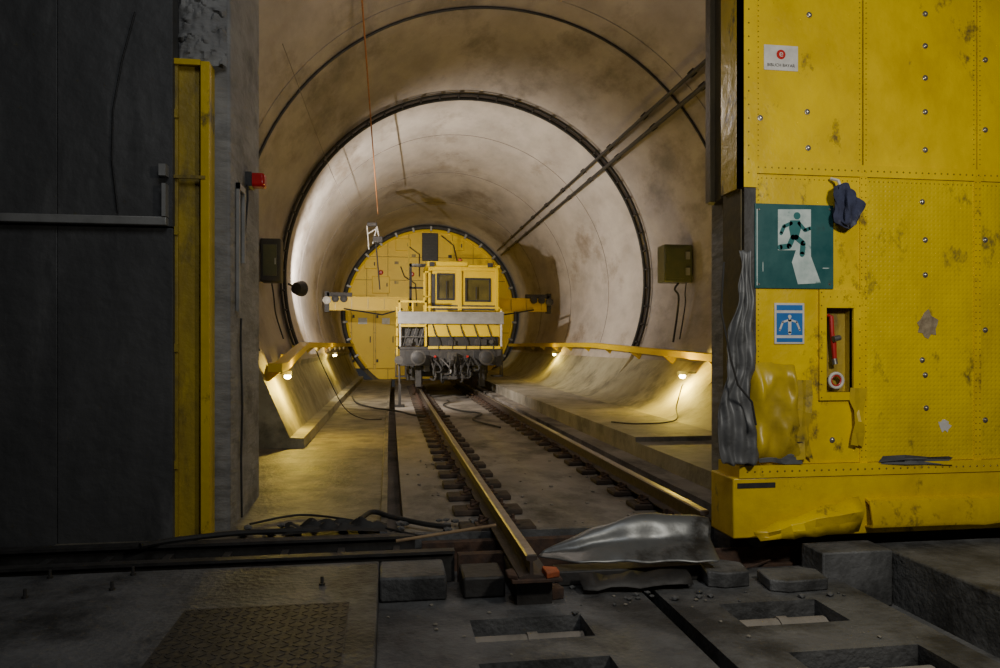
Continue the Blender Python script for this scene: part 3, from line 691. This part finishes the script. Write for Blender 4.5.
# ------------------------------------------------------------------ handrails with lamps
def wallx(s,z,Y):
    return CX+s*math.sqrt(RI**2-(z-CZ)**2)+xo(Y)
def hz(s,Y):
    if s<0: return 1.10+.30*min(1,max(0,(Y-10.8)/4.0))
    return 1.16+.24*min(1,max(0,(Y-8.5)/9.0))
for s,nm in ((-1,'left'),(1,'right')):
    Y0=10.2 if s<0 else 8.6
    root=thing('handrail','yellow box handrail along the %s side of the bore'%nm,'handrail',(wallx(s,1.2,14),Y0,1.1))
    n=30
    vs=[];fs=[]
    for i in range(n+1):
        Y=Y0+(YE-.5-Y0)*i/n; z=hz(s,Y); x=wallx(s,z,Y)-s*.19
        for dx,dz in ((-.09,-.055),(.09,-.055),(.09,.055),(-.09,.055)): vs.append((x+dx,Y,z+dz))
    for i in range(n):
        for j in range(4): fs.append((i*4+j,i*4+(j+1)%4,(i+1)*4+(j+1)%4,(i+1)*4+j))
    fs+= [(0,1,2,3),tuple(n*4+j for j in (3,2,1,0))]
    q=MB(); q.add(vs,fs); q.build('rail','yellow2',root)
    Y=max(Y0+.4,10.7)
    while Y<28:
        z=hz(s,Y); x=wallx(s,z,Y); q=MB(); q.prismY([(x,z+.02),(x-s*.22,z-.05),(x-s*.04,z-.2),(x+s*.05,z-.2)],Y-.02,Y+.02); q.build('bracket','yellowdirt',root); Y+=1.9
def light(kind,name,loc,e,col,size=.1,target=None,**kw):
    l=bpy.data.lights.new(name,kind); l.energy=e; l.color=col
    if kind=='POINT': l.shadow_soft_size=size
    if kind=='SPOT': l.shadow_soft_size=size; l.spot_size=kw.get('cone',1.2); l.spot_blend=kw.get('blend',.5)
    if kind=='AREA': l.size=size
    o=bpy.data.objects.new(name,l); COL.objects.link(o); o.location=loc
    if target is not None: o.rotation_euler=(Vector(target)-Vector(loc)).to_track_quat('-Z','Y').to_euler()
    return o
WARM=(1,.72,.10)
for (x,Y,z,s,e,lab) in ((-1.45,11.4,.93,-1,85,'bright glowing lamp under the left handrail near the opening'),(4.62,11.3,.90,1,90,'small bright lamp under the right handrail near the opening'),(4.85,21.5,1.12,1,30,'small glowing lamp under the right handrail beside the vehicle'),(-1.38,20.5,1.12,-1,30,'small glowing lamp under the left handrail beside the vehicle')):
    root=thing('handrail_lamp',lab,'lamp',(x,Y,z))
    q=MB(); q.box(x-.06,x+.06,Y-.07,Y+.07,z+.03,z+.09); q.box(min(x,x+s*.22),max(x,x+s*.22),Y-.02,Y+.02,z+.05,z+.08); q.build('lamp_cap','black',root)
    q=MB(); q.disc_stack((x,Y,z-.03),(0,0,1),[(0,.02),(.015,.045),(.04,.05),(.06,.04)],12); q.build('bulb','lampw',root)
    light('POINT','handrail_light',(x-s*.14,Y-.12,z-.05),e,WARM,.05)
# flood light on left wall
fx,fy,fz=-1.73,15.5,2.53
root=thing('flood_light','round black flood light facing inward on the left vault wall','lamp',(fx,fy,fz-.2))
q=MB(); q.disc_stack((fx-.02,fy-.06,fz),(.5,.86,.05),[(-.10,.06),(-.08,.12),(.05,.155),(.10,.16),(.11,.14)],20); q.build('housing','black',root)
q=MB(); q.disc_stack((fx+.04,fy+.04,fz),(.5,.86,.05),[(0,.135),(.008,.135)],20); q.build('lens','lampc',root)
q=MB(); q.tube([(-1.96,fy,fz+.1),(fx-.05,fy,fz+.0)],.02,8); q.build('bracket','black',root)
light('SPOT','flood',(fx+.14,fy+.22,fz+.05),1450,(1,.91,.82),.03,(1.9,19.8,4.1),cone=2.9,blend=.7)
# lamp mast device
p=WY(372,238,20.0)
root=thing('mast_lamp','white framed work lamp hanging at the end of the orange rope','lamp',(p.x,20,p.z-.3))
q=MB(); q.box(p.x-.13,p.x+.13,19.92,20.08,p.z+.30,p.z+.40); q.build('head','dgrey',root,bevel=.02)
for t in ((-.13,.32,-.08,-.3),(.13,.32,.02,-.15),(-.12,.1,.12,.25),(.13,.3,.2,-.1)):
    q=MB(); q.tube([(p.x+t[0],20,p.z+t[1]),(p.x+t[2],20,p.z+t[3])],.017,6); q.build('frame_bar','white',root)
q=MB(); q.box(p.x+.02,p.x+.28,19.92,20.08,p.z-.12,p.z+.04); q.build('control_box','dgrey',root,bevel=.02)
q=MB(); q.tube([(p.x+.1,20,p.z-.1),(p.x+.2,20.5,2.9)],.02,6); q.build('stem','black',root)
light('POINT','mast_light',(p.x+.1,19.6,p.z+.7),6,(1,.9,.78),.1)
light('SPOT','bulkhead_fill',(.6,23.5,4.6),600,(1,.92,.72),.1,(2.0,31,2.7),cone=1.2,blend=.5)  # added fill spot that brightens the bulkhead, no fixture here
light('SPOT','vehicle_fill',(1.2,13.5,4.6),90,(1,.93,.80),.15,(1.9,19.5,1.9),cone=.62,blend=.6)  # added fill spot on the vehicle front, not one of its lamps
light('POINT','near_fill',(1.4,9.0,4.4),62,(1,.85,.74),.4)
# ------------------------------------------------------------------ bulkhead at the end
bxc=CX+xo(YE)-.03
BR=3.42
bk=thing('yellow_bulkhead','round yellow panelled bulkhead closing the far end of the tunnel','bulkhead',(bxc,YE,0))
def clipcell(x0,x1,z0,z1,r):
    pts=[]
    n=8
    def seg(a,b): 
        for i in range(n): pts.append((a[0]+(b[0]-a[0])*i/n,a[1]+(b[1]-a[1])*i/n))
    seg((x0,z0),(x1,z0));seg((x1,z0),(x1,z1));seg((x1,z1),(x0,z1));seg((x0,z1),(x0,z0))
    ins=[math.hypot(x,z)<=r for x,z in pts]
    if not any(ins): return None
    out=[]
    for (x,z) in pts:
        h=math.hypot(x,z)
        if h>r: x,z=x*r/h,z*r/h
        x=min(max(x,x0),x1); z=min(max(z,z0),z1)
        if not out or math.hypot(out[-1][0]-x,out[-1][1]-z)>1e-3: out.append((x,z))
    return out if len(out)>=3 else None
cols=[-3.5,-2.6,-1.75,-.9,0,.9,1.75,2.6,3.5]; rows=[-2.7,-2.1,-.8,.45,1.35,2.3,3.5]
for a,b in zip(cols[:-1],cols[1:]):
    for c,d in zip(rows[:-1],rows[1:]):
        po=clipcell(a+.009,b-.009,c+.009,d-.009,BR)
        if po is None: continue
        q=MB(); q.prismY([(bxc+x,CZ+z) for x,z in po],YE-.05,YE)
        q.cur=1
        for x in (a+.08,b-.08):
            zz=c+.1
            while zz<d-.05:
                if math.hypot(x,zz)<BR-.08: q.dome(bxc+x,YE-.05,CZ+zz,.016,.015)
                zz+=.3
        q.build('panel',['yellowb','yellowdirt'],bk)
q=MB(); q.prismY([(bxc+3.6*math.cos(t*PI/40),max(CZ+3.6*math.sin(t*PI/40),-.02)) for t in range(80)],YE+.0,YE+.06); q.build('backing','grime',bk)
q=MB(); q.tube([(bxc+3.54*math.cos(math.radians(t)),YE-.14,CZ+3.54*math.sin(math.radians(t))) for t in range(-40,221,4)],.085,8); q.build('seal_ring','dgrey',bk)
q=MB(); q.tube([(bxc+3.41*math.cos(math.radians(t)),YE-.1,CZ+3.41*math.sin(math.radians(t))) for t in range(-40,221,4)],.05,6); q.build('yellow_ring','yellowb',bk)
for a in range(-30,215,12):
    t=math.radians(a); q=MB(); q.obox((bxc+3.47*math.cos(t),YE-.2,CZ+3.47*math.sin(t)),(.09*math.cos(t),0,.09*math.sin(t)),(0,.05,0),(-.04*math.sin(t),0,.04*math.cos(t))); q.build('ring_clamp','galv',bk)
for k,(xa,xb) in enumerate(((-1.40,-.55),(-.45,.36))):
    q=MB(); q.box(xa,xb,YE-.12,YE-.05,.45,2.95)
    d=q.build('door','yellowb',bk,bevel=.01)
    for bb in ((xa-.03,xa-.01,.42,2.98),(xb+.01,xb+.03,.42,2.98),(xa-.03,xb+.03,2.97,2.99)):
        q=MB(); q.box(bb[0],bb[1],YE-.10,YE-.05,bb[2],bb[3]); q.build('door_frame_bar','yellowdirt',d)
    q=MB(); q.box(xb-.14,xb-.1,YE-.16,YE-.12,1.5,1.75); q.build('handle','dgrey',d)
    for z in (.7,2.5):
        q=MB(); q.box(xa+.02,xa+.1,YE-.15,YE-.12,z,z+.12); q.build('hinge','dgrey',d)
    q=MB(); q.box(xa+.25,xb-.25,YE-.125,YE-.12,2.25,2.5); q.build('door_sign','white' if k else 'galv',d)
q=MB(); q.box(1.42,2.08,YE-.12,YE-.05,4.85,6.0); v=q.build('vent_panel','black',bk,bevel=.02)
for k in range(8):
    q=MB(); q.box(1.52,1.98,YE-.135,YE-.12,4.98+k*.125,5.01+k*.125); q.build('louvre','dgrey',v)
for sx,sz,m_ in ((1.0,4.3,'redl'),(3.6,4.2,'galv'),(-.25,4.35,'redl')):
    q=MB(); q.disc_stack((sx,YE-.05,sz),(0,-1,0),[(0,.10),(.1,.10),(.14,.05)],14); q.build('signal_lamp' if m_=='redl' else 'round_cap',m_,bk)
for (sx,sz) in ((.3,4.7),(1.0,5.0),(2.5,5.0),(3.1,4.7),(.3,3.9),(3.4,3.7)):
    q=MB(); q.box(sx,sx+.17,YE-.07,YE-.05,sz,sz+.12); q.build('warning_plate','dgrey' if sx>1 else 'brown',bk)
for (sx,sz,w_,h_) in ((-.6,3.5,.7,.7),(2.75,3.75,.6,.9),(3.6,3.3,.7,.8),(.35,5.25,.6,.5),(2.6,5.3,.55,.4),(-.9,4.5,.5,.4)):
    q=MB(); q.box(sx,sx+w_,YE-.10,YE-.05,sz,sz+h_); hh_=q.build('hatch','yellowb',bk,bevel=.02)
    q=MB(); q.box(sx+w_-.12,sx+w_-.08,YE-.13,YE-.10,sz+h_/2-.07,sz+h_/2+.07); q.build('hatch_handle','dgrey',hh_)
for P_ in ([(.55,YE-.15,4.6),(.7,YE-.2,4.2),(1.15,YE-.2,3.9),(1.2,YE-.2,3.0)],[(2.2,YE-.15,5.9),(2.7,YE-.2,5.5),(2.9,YE-.2,4.6),(2.95,YE-.2,3.2)],[(.9,YE-.2,5.4),(1.3,YE-.25,5.1),(1.3,YE-.25,4.2)]):
    q=MB(); q.tube(P_,.022,6); q.build('cable_run','dgrey',bk)
q=MB(); q.box(bxc-3.2,bxc+3.2,YE-.16,YE-.05,3.22,3.30); q.build('cross_rib','yellow2',bk)
for xx in (-.9,.9,2.3): 
    q=MB(); q.box(bxc+xx-.04,bxc+xx+.04,YE-.14,YE-.05,3.30,4.9 if xx>2 else 5.6); q.build('upright_rib','yellow2',bk)
# ------------------------------------------------------------------ rail vehicle
VXc=1.655; VY=19.1
veh=thing('rail_work_vehicle','yellow rail work vehicle with cab, grey front panel and outrigger beams','rail vehicle',(VXc,21,.17))
def vb(name,m,boxes,bevel=.01,parent=None):
    q=MB()
    for (x0,x1,y0,y1,z0,z1) in boxes: q.box(VXc+x0,VXc+x1,VY+y0,VY+y1,z0,z1)
    return q.build(name,m,parent or veh,bevel=bevel)
for s in (-1,1): vb('underframe_beam','dgrey',[(s*1.05-.1,s*1.05+.1,.5,9,1.0,1.28)])
vb('deck','dgrey',[(-1.33,1.33,.44,9,1.28,1.36)])
hb=vb('headstock','dgrey',[(-1.33,1.33,.42,.52,.86,1.28)])
for s in (-1,1): vb('headstock_bolt_plate','black',[(s*.875-.3,s*.875+.3,.40,.42,.90,1.25)],parent=hb)
for s in (-1,1):
    q=MB(); c=(VXc+s*.875,VY+.42,1.08)
    q.disc_stack(c,(0,-1,0),[(0,.15),(.04,.15),(.05,.11),(.24,.10),(.25,.085),(.36,.08)],20); b=q.build('buffer','dgrey',veh)
    q=MB(); q.disc_stack((c[0],VY+.06,1.08),(0,-1,0),[(0,.10),(.01,.195),(.03,.20),(.04,.19),(.045,.14),(.062,.05)],24); q.build('buffer_head','buf',b)
    q=MB(); q.disc_stack((c[0],VY-.003,1.08),(0,-1,0),[(0,.15),(.006,.14)],18); q.build('grease_spot','black',b)
q=MB(); q.box(VXc-.12,VXc+.12,VY+.2,VY+.42,.95,1.2); q.tube([(VXc,VY+.3,1.08),(VXc,VY+.08,1.1),(VXc,VY+.02,1.02),(VXc,VY+.08,.94),(VXc,VY+.16,.97)],.045,8); q.build('coupling_hook','buf',veh)
q=MB()
for t in range(2): q.tube([(VXc-.05+.1*t,VY+.1,1.02),(VXc-.07+.14*t,VY+.1,.8),(VXc-.05+.1*t,VY+.14,.6)],.025,8)
q.box(VXc-.12,VXc+.12,VY+.08,VY+.16,.52,.6); q.build('coupling_link','dgrey',veh)
for k,(xa,dx,dz) in enumerate(((-.55,.12,.55),(-.38,-.1,.45),(.35,.12,.5),(.52,-.12,.42),(.2,.06,.6),(-.2,-.08,.62),(-.48,.2,.35),(.45,-.22,.38),(-.28,.25,.4),(.28,-.2,.44),(.6,.1,.3))):
    q=MB(); P=[]
    for i in range(13):
        t=i/12; P.append((VXc+xa+dx*math.sin(t*PI),VY+.38-.3*math.sin(t*PI*.9),1.05-dz*math.sin(t*PI*.62)))
    q.tube(P,.026,6); q.build('brake_hose','rubber' if k%4 else 'buf',veh)
for s in (-1,1):
    q=MB(); q.disc_stack((VXc+s*.42,VY+.4,1.1),(0,-1,0),[(0,.035),(.06,.035),(.08,.025)],12); q.build('air_cock','red',veh)
ZW=.632
for yy in (2.0,3.8,7.0):
    q=MB(); q.cyl((VXc-.72,VY+yy,ZW),(VXc+.72,VY+yy,ZW),.08,12); q.build('axle','dgrey',veh)
    for s in (-1,1):
        q=MB(); q.disc_stack((VXc+s*.69,VY+yy,ZW),(s,0,0),[(0,.458),(.02,.455),(.035,.45),(.14,.448),(.14,.32),(.10,.30),(.10,.12),(.15,.1)],32); q.build('wheel','rail',veh)
for s in (-1,1):
    vb('bogie_frame','dgrey',[(s*1.0-.08,s*1.0+.08,1.3,4.5,.62,.85),(s*1.0-.12,s*1.0+.12,1.8,2.2,.42,.8),(s*1.0-.12,s*1.0+.12,3.6,4.0,.42,.8)])
    for y in (1.55,2.45,3.35,4.25):
        q=MB(); q.cyl((VXc+s*1.0,VY+y,.82),(VXc+s*1.0,VY+y,1.02),.075,12); q.build('spring','black',veh)
vb('cross_member','dgrey',[(-1.0,1.0,1.2,1.4,.55,.8)])
for s in (-1,1): vb('rail_guard','dgrey',[(s*.84-.08,s*.84+.08,.7,.8,.30,.95)])
vb('guard_crossbar','dgrey',[(-.95,.95,.72,.78,.72,.82)])
vb('tool_box','black',[(-.45,.5,.8,1.1,.5,.98)])
for x in (-.62,.66): vb('brake_cylinder','buf',[(x-.08,x+.08,.62,.72,.70,.92)])
for s in (-1,1):
    vb('step','dgrey',[(s*1.3-.14,s*1.3+.14,.9,1.3,.55,.58),(s*1.3-.14,s*1.3+.14,.9,1.3,.9,.93),(s*1.42-.015,s*1.42+.015,.9,.94,.55,1.3),(s*1.42-.015,s*1.42+.015,1.26,1.3,.55,1.3)])
# front guard: plain grey beam, posts, dark framework left, yellow band right
fp=vb('front_panel','galv',[(-1.38,1.38,.36,.40,1.95,2.26)])
for z in (1.97,2.24): vb('panel_bead','galv',[(-1.38,1.38,.34,.36,z-.018,z+.018)],0,parent=fp)
for x in (-1.32,1.32): vb('post','white',[(x-.025,x+.025,.40,.46,1.36,2.30)])
for x in (-.66,): vb('post','yellow2',[(x-.03,x+.03,.40,.45,1.36,1.97)])
vb('guard_rail','yellow2',[(-1.32,-.66,.365,.40,1.87,1.93)],0)
for (x0,x1) in ((-1.36,-.64),): 
    vb('top_rail','yellow2',[(x0,x1,.42,.46,2.50,2.55),(x0,x0+.05,.42,.46,2.26,2.55),(x1-.05,x1,.42,.46,2.26,2.55),((x0+x1)/2-.02,(x0+x1)/2+.02,.42,.46,2.26,2.5)],0)
vb('top_rail','yellow2',[(-.62,1.34,.42,.46,2.36,2.40),(1.29,1.34,.42,.46,2.24,2.40)],0)
vb('frame_panel','black',[(-1.28,-.7,.60,.62,1.38,1.88)])
for k in range(3):
    q=MB(); q.tube([(VXc-1.24+.2*k,VY+.45,1.38),(VXc-1.10+.2*k,VY+.45,1.86)],.014,6); q.build('frame_brace','buf',veh)
vb('frame_shelf','buf',[(-1.30,-.68,.43,.46,1.60,1.63)],0)
vb('winch_box','dgrey',[(-1.18,-.85,.48,.6,1.38,1.58)])
vb('yellow_fascia','yellow2',[(-.60,1.28,.44,.50,1.62,1.93)])
vb('dark_lower_fascia','black',[(-.6,1.25,.50,.54,1.36,1.62)])
vb('deck_edge','yellow2',[(-.6,1.3,.415,.44,1.30,1.37)],0)
for x,w_,z1 in ((.02,.10,1.52),(.78,.16,1.55)): vb('equipment_box','dgrey',[(x-w_,x+w_,.42,.50,1.38,z1)])
for k in range(5):
    q=MB(); xa=-.48+.36*k; q.tube([(VXc+xa,VY+.43,1.93),(VXc+xa+.06,VY+.40,1.7),(VXc+xa+.16,VY+.41,1.5),(VXc+xa+.15,VY+.41,1.25)],.016,6); q.build('front_hose','rubber',veh)
for x in (-1.05,1.05):
    q=MB(); q.disc_stack((VXc+x,VY+.40,1.48),(0,-1,0),[(0,.06),(.05,.06),(.06,.05)],14); q.build('headlamp','buf',veh)
vb('left_ladder','yellow2',[(-1.42,-1.38,.6,.64,.9,2.4),(-1.42,-1.38,1.0,1.04,.9,2.4)]+[(-1.42,-1.38,.6,1.04,1.1+.25*k,1.13+.25*k) for k in range(5)],0)
vb('left_side_panel','yellow2',[(-1.36,-1.3,.7,8,1.4,1.75)])
vb('right_side_panel','yellow2',[(1.3,1.36,.7,8,1.4,1.75)])
# cab
cx0,cx1=-.54,1.40; cy0,cy1=1.5,3.5; cz0,cz1=1.36,3.55
w=[(-.28,.16,2.66,3.34),(.50,1.16,2.62,3.22)]
q=MB(); holed(q,VXc+cx0,VXc+cx1,cz0,cz1,[(VXc+a,VXc+b,c,d) for a,b,c,d in w],VY+cy0,VY+cy0+.06,'XZ')
q.box(VXc+cx0,VXc+cx0+.05,VY+cy0,VY+cy0+.25,2.3,cz1); q.box(VXc+cx0,VXc+cx0+.05,VY+cy1-.2,VY+cy1,2.3,cz1); q.box(VXc+cx0,VXc+cx0+.05,VY+cy0,VY+cy1,cz0,2.4)
q.box(VXc+cx1-.05,VXc+cx1,VY+cy0,VY+cy1,cz0,2.5); q.box(VXc+cx1-.05,VXc+cx1,VY+cy0,VY+cy0+.2,2.5,cz1); q.box(VXc+cx1-.05,VXc+cx1,VY+cy1-.2,VY+cy1,2.5,cz1)
q.box(VXc+cx0,VXc+cx1,VY+cy1-.05,VY+cy1,cz0,cz1)
cab=q.build('cab','yellow2',veh)
vb('cab_roof','yellow2',[(cx0-.03,.55,cy0-.14,cy1+.05,cz1,cz1+.14),(.55,cx1+.05,cy0-.10,cy1+.05,cz1-.03,cz1+.06)],.03)
vb('cab_front_frame','yellow2',[(cx0,cx0+.07,cy0-.07,cy0,2.3,cz1),(.27,.38,cy0-.07,cy0,2.3,cz1),(cx1-.09,cx1,cy0-.07,cy0,2.3,cz1),(cx0,cx1,cy0-.06,cy0,3.44,cz1)],.01)
vb('cab_side_recess','dgrey',[(cx0+.09,cx0+.19,cy0-.02,cy0,2.5,3.35)],0)
for a,b,c,d in w:
    wf=MB(); holed(wf,VXc+a-.03,VXc+b+.03,c-.03,d+.03,[(VXc+a+.02,VXc+b-.02,c+.02,d-.02)],VY+cy0-.025,VY+cy0+.01,'XZ')
    wf.build('window_frame','rubber',cab)
    gl=MB(); gl.box(VXc+a,VXc+b,VY+cy0+.03,VY+cy0+.04,c,d); gl.build('pane','glass',cab)
for (x,z1) in ((.78,3.0),(-.04,3.15)): vb('wiper','rubber',[(x-.015,x+.015,cy0-.05,cy0-.03,2.66,z1)],0)
vb('cab_seat','black',[(.2,.7,2.3,2.8,1.8,2.6)])
vb('cab_lower_trim','buf',[(cx0+.1,cx1-.1,cy0-.03,cy0,2.36,2.50)],0)
q=MB(); q.disc_stack((VXc+.35,VY+cy0+.1,cz1+.12),(0,0,1),[(0,.07),(.1,.06),(.13,.02)],12); q.build('beacon','rustor',veh)
for x in (-.45,1.15):
    vb('roof_lamp','black',[(x-.07,x+.07,cy0-.22,cy0-.14,cz1-.02,cz1+.1)])
vb('grab_rail','yellow2',[(cx0-.14,cx0-.10,1.3,1.33,1.36,3.4),(cx0-.14,cx0,1.3,1.33,3.36,3.4),(cx0-.14,cx0,1.3,1.33,2.7,2.73)],0)
vb('engine_hood','yellow2',[(-1.2,-.66,1.6,5.5,1.36,2.2)],.03)
vb('rear_body','yellowdirt',[(-1.2,1.2,5.8,9.0,1.36,2.3)],.03)
# outrigger beams
for s in (-1,1):
    yb=VY+4.2
    xa=VXc+s*1.0; xb=VXc+(-3.45 if s<0 else 3.40)
    q=MB(); q.obox(((xa+xb)/2,yb,2.66),((xb-xa)/2,0,.02),(0,.10,0),(0,0,.20)); bm_=q.build('outrigger_beam','yellow2',veh,bevel=.01)
    for k in range(5):
        t=(k+.5)/5; X=xa+(xb-xa)*t; q=MB(); q.box(X-.012,X+.012,yb-.125,yb-.1,2.49,2.83); q.build('rib','yellowdirt',bm_)
    for z in (2.45,2.83):
        q=MB(); q.box(min(xa,xb),max(xa,xb),yb-.13,yb-.1,z,z+.04); q.build('flange','yellow2',bm_)
    q=MB(); q.disc_stack((xb,yb-.15,2.75),(0,-1,0),[(0,.12),(.08,.12),(.1,.06)],14); q.build('wall_roller','white' if s<0 else 'buf',bm_)
    for t in (.25,.5):
        q=MB(); q.disc_stack((xb-s*t,yb-.15,2.80),(0,-1,0),[(0,.11),(.08,.11),(.1,.04)],12); q.build('guide_wheel','black',bm_)
    q=MB(); q.box(xb-.07,xb+.07,yb-.14,yb+.1,2.40,3.02); q.build('end_plate','black',bm_)
    q=MB(); q.box(min(xb,xb-s*.75),max(xb,xb-s*.75),yb-.14,yb-.02,2.86,2.99); q.build('end_bracket','dgrey',bm_)
    q=MB(); q.tube([(xa,yb+.05,1.4),(xa,yb+.05,2.6)],.09,8); q.build('support_column','yellowdirt',veh)
    q=MB(); q.tube([(xa+s*.2,yb-.18,2.5),(xa+s*.8,yb-.2,2.32),(xb-s*.5,yb-.18,2.5)],.025,6); q.build('hydraulic_hose','rubber',bm_)
vb('rear_mast','dgrey',[(-.95,-.87,5,5.08,1.36,4.0),(-.3,-.22,5,5.08,1.36,4.0),(-.95,-.22,5,5.08,3.9,4.0),(-.95,-.22,5,5.08,3.2,3.26)],0)
# ------------------------------------------------------------------ cables on tunnel floor
hose('floor_cable',[(-.9,20,.05),(-.7,18.0,.04),(-.3,16.5,.04),(.2,15.5,.05),(.6,14.6,.03),(1.2,14.4,.03)],.02,'rubber','black cable looping from the left walkway onto the track bed','cable')
hose('track_cable',[(1.5,18.9,.01),(1.5,18.4,.0),(1.3,17.4,.0),(1.55,16.0,.0),(1.9,15.2,.0),(1.6,14.0,.0),(1.9,12.6,.0)],.018,'rubber','black cable trailing ahead of the vehicle between the rails','cable')
hose('drooping_wire',[(-1.42,15.5,1.3),(-1.15,15.2,.75),(-.8,14.6,.2),(-.45,14.2,.03),(-.1,13.8,.05)],.01,'rubber','thin black wire drooping from the left handrail to the walkway','wire')
hose('wall_cable',[(4.5,11.0,.80),(4.2,10.5,.5),(3.9,9.8,.37),(3.3,9.5,.36),(3.0,9.8,.36)],.010,'rubber','thin black cable lying over the right walkway slope','cable')
root=thing('jack_stand','grey upright stand beside the left rail ahead of the vehicle','stand',(.25,17.5,-.03))
q=MB(); q.box(.26,.32,17.45,17.55,-.03,.5); q.box(.18,.40,17.35,17.65,-.03,.02); q.tube([(.29,17.5,.5),(.27,17.5,1.1)],.025,8); q.build('body','dgrey',root)
q=MB(); q.disc_stack((.27,17.45,1.05),(0,-1,0),[(0,.10),(.03,.10)],16); q.build('disc','buf',root)
# ------------------------------------------------------------------ lights in the foreground, world, camera
light('AREA','gate_work_light',(2.6,1.5,2.9),80,(1,.95,.84),.35,(3.9,4.9,2.1))
light('AREA','hall_light',(.2,1.2,5.8),66,(.92,.96,1.0),2.0,(-.3,4.8,0))
w=bpy.data.worlds.new('World'); bpy.context.scene.world=w; w.use_nodes=True
w.node_tree.nodes['Background'].inputs[0].default_value=(.42,.42,.43,1); w.node_tree.nodes['Background'].inputs[1].default_value=.055
cam=bpy.data.cameras.new('camera'); co=bpy.data.objects.new('camera',cam); COL.objects.link(co)
cam.lens=27; cam.sensor_width=36; cam.shift_y=.011; co.location=(0,0,CH); co.rotation_euler=(PI/2,0,-TH); cam.clip_end=200
bpy.context.scene.camera=co
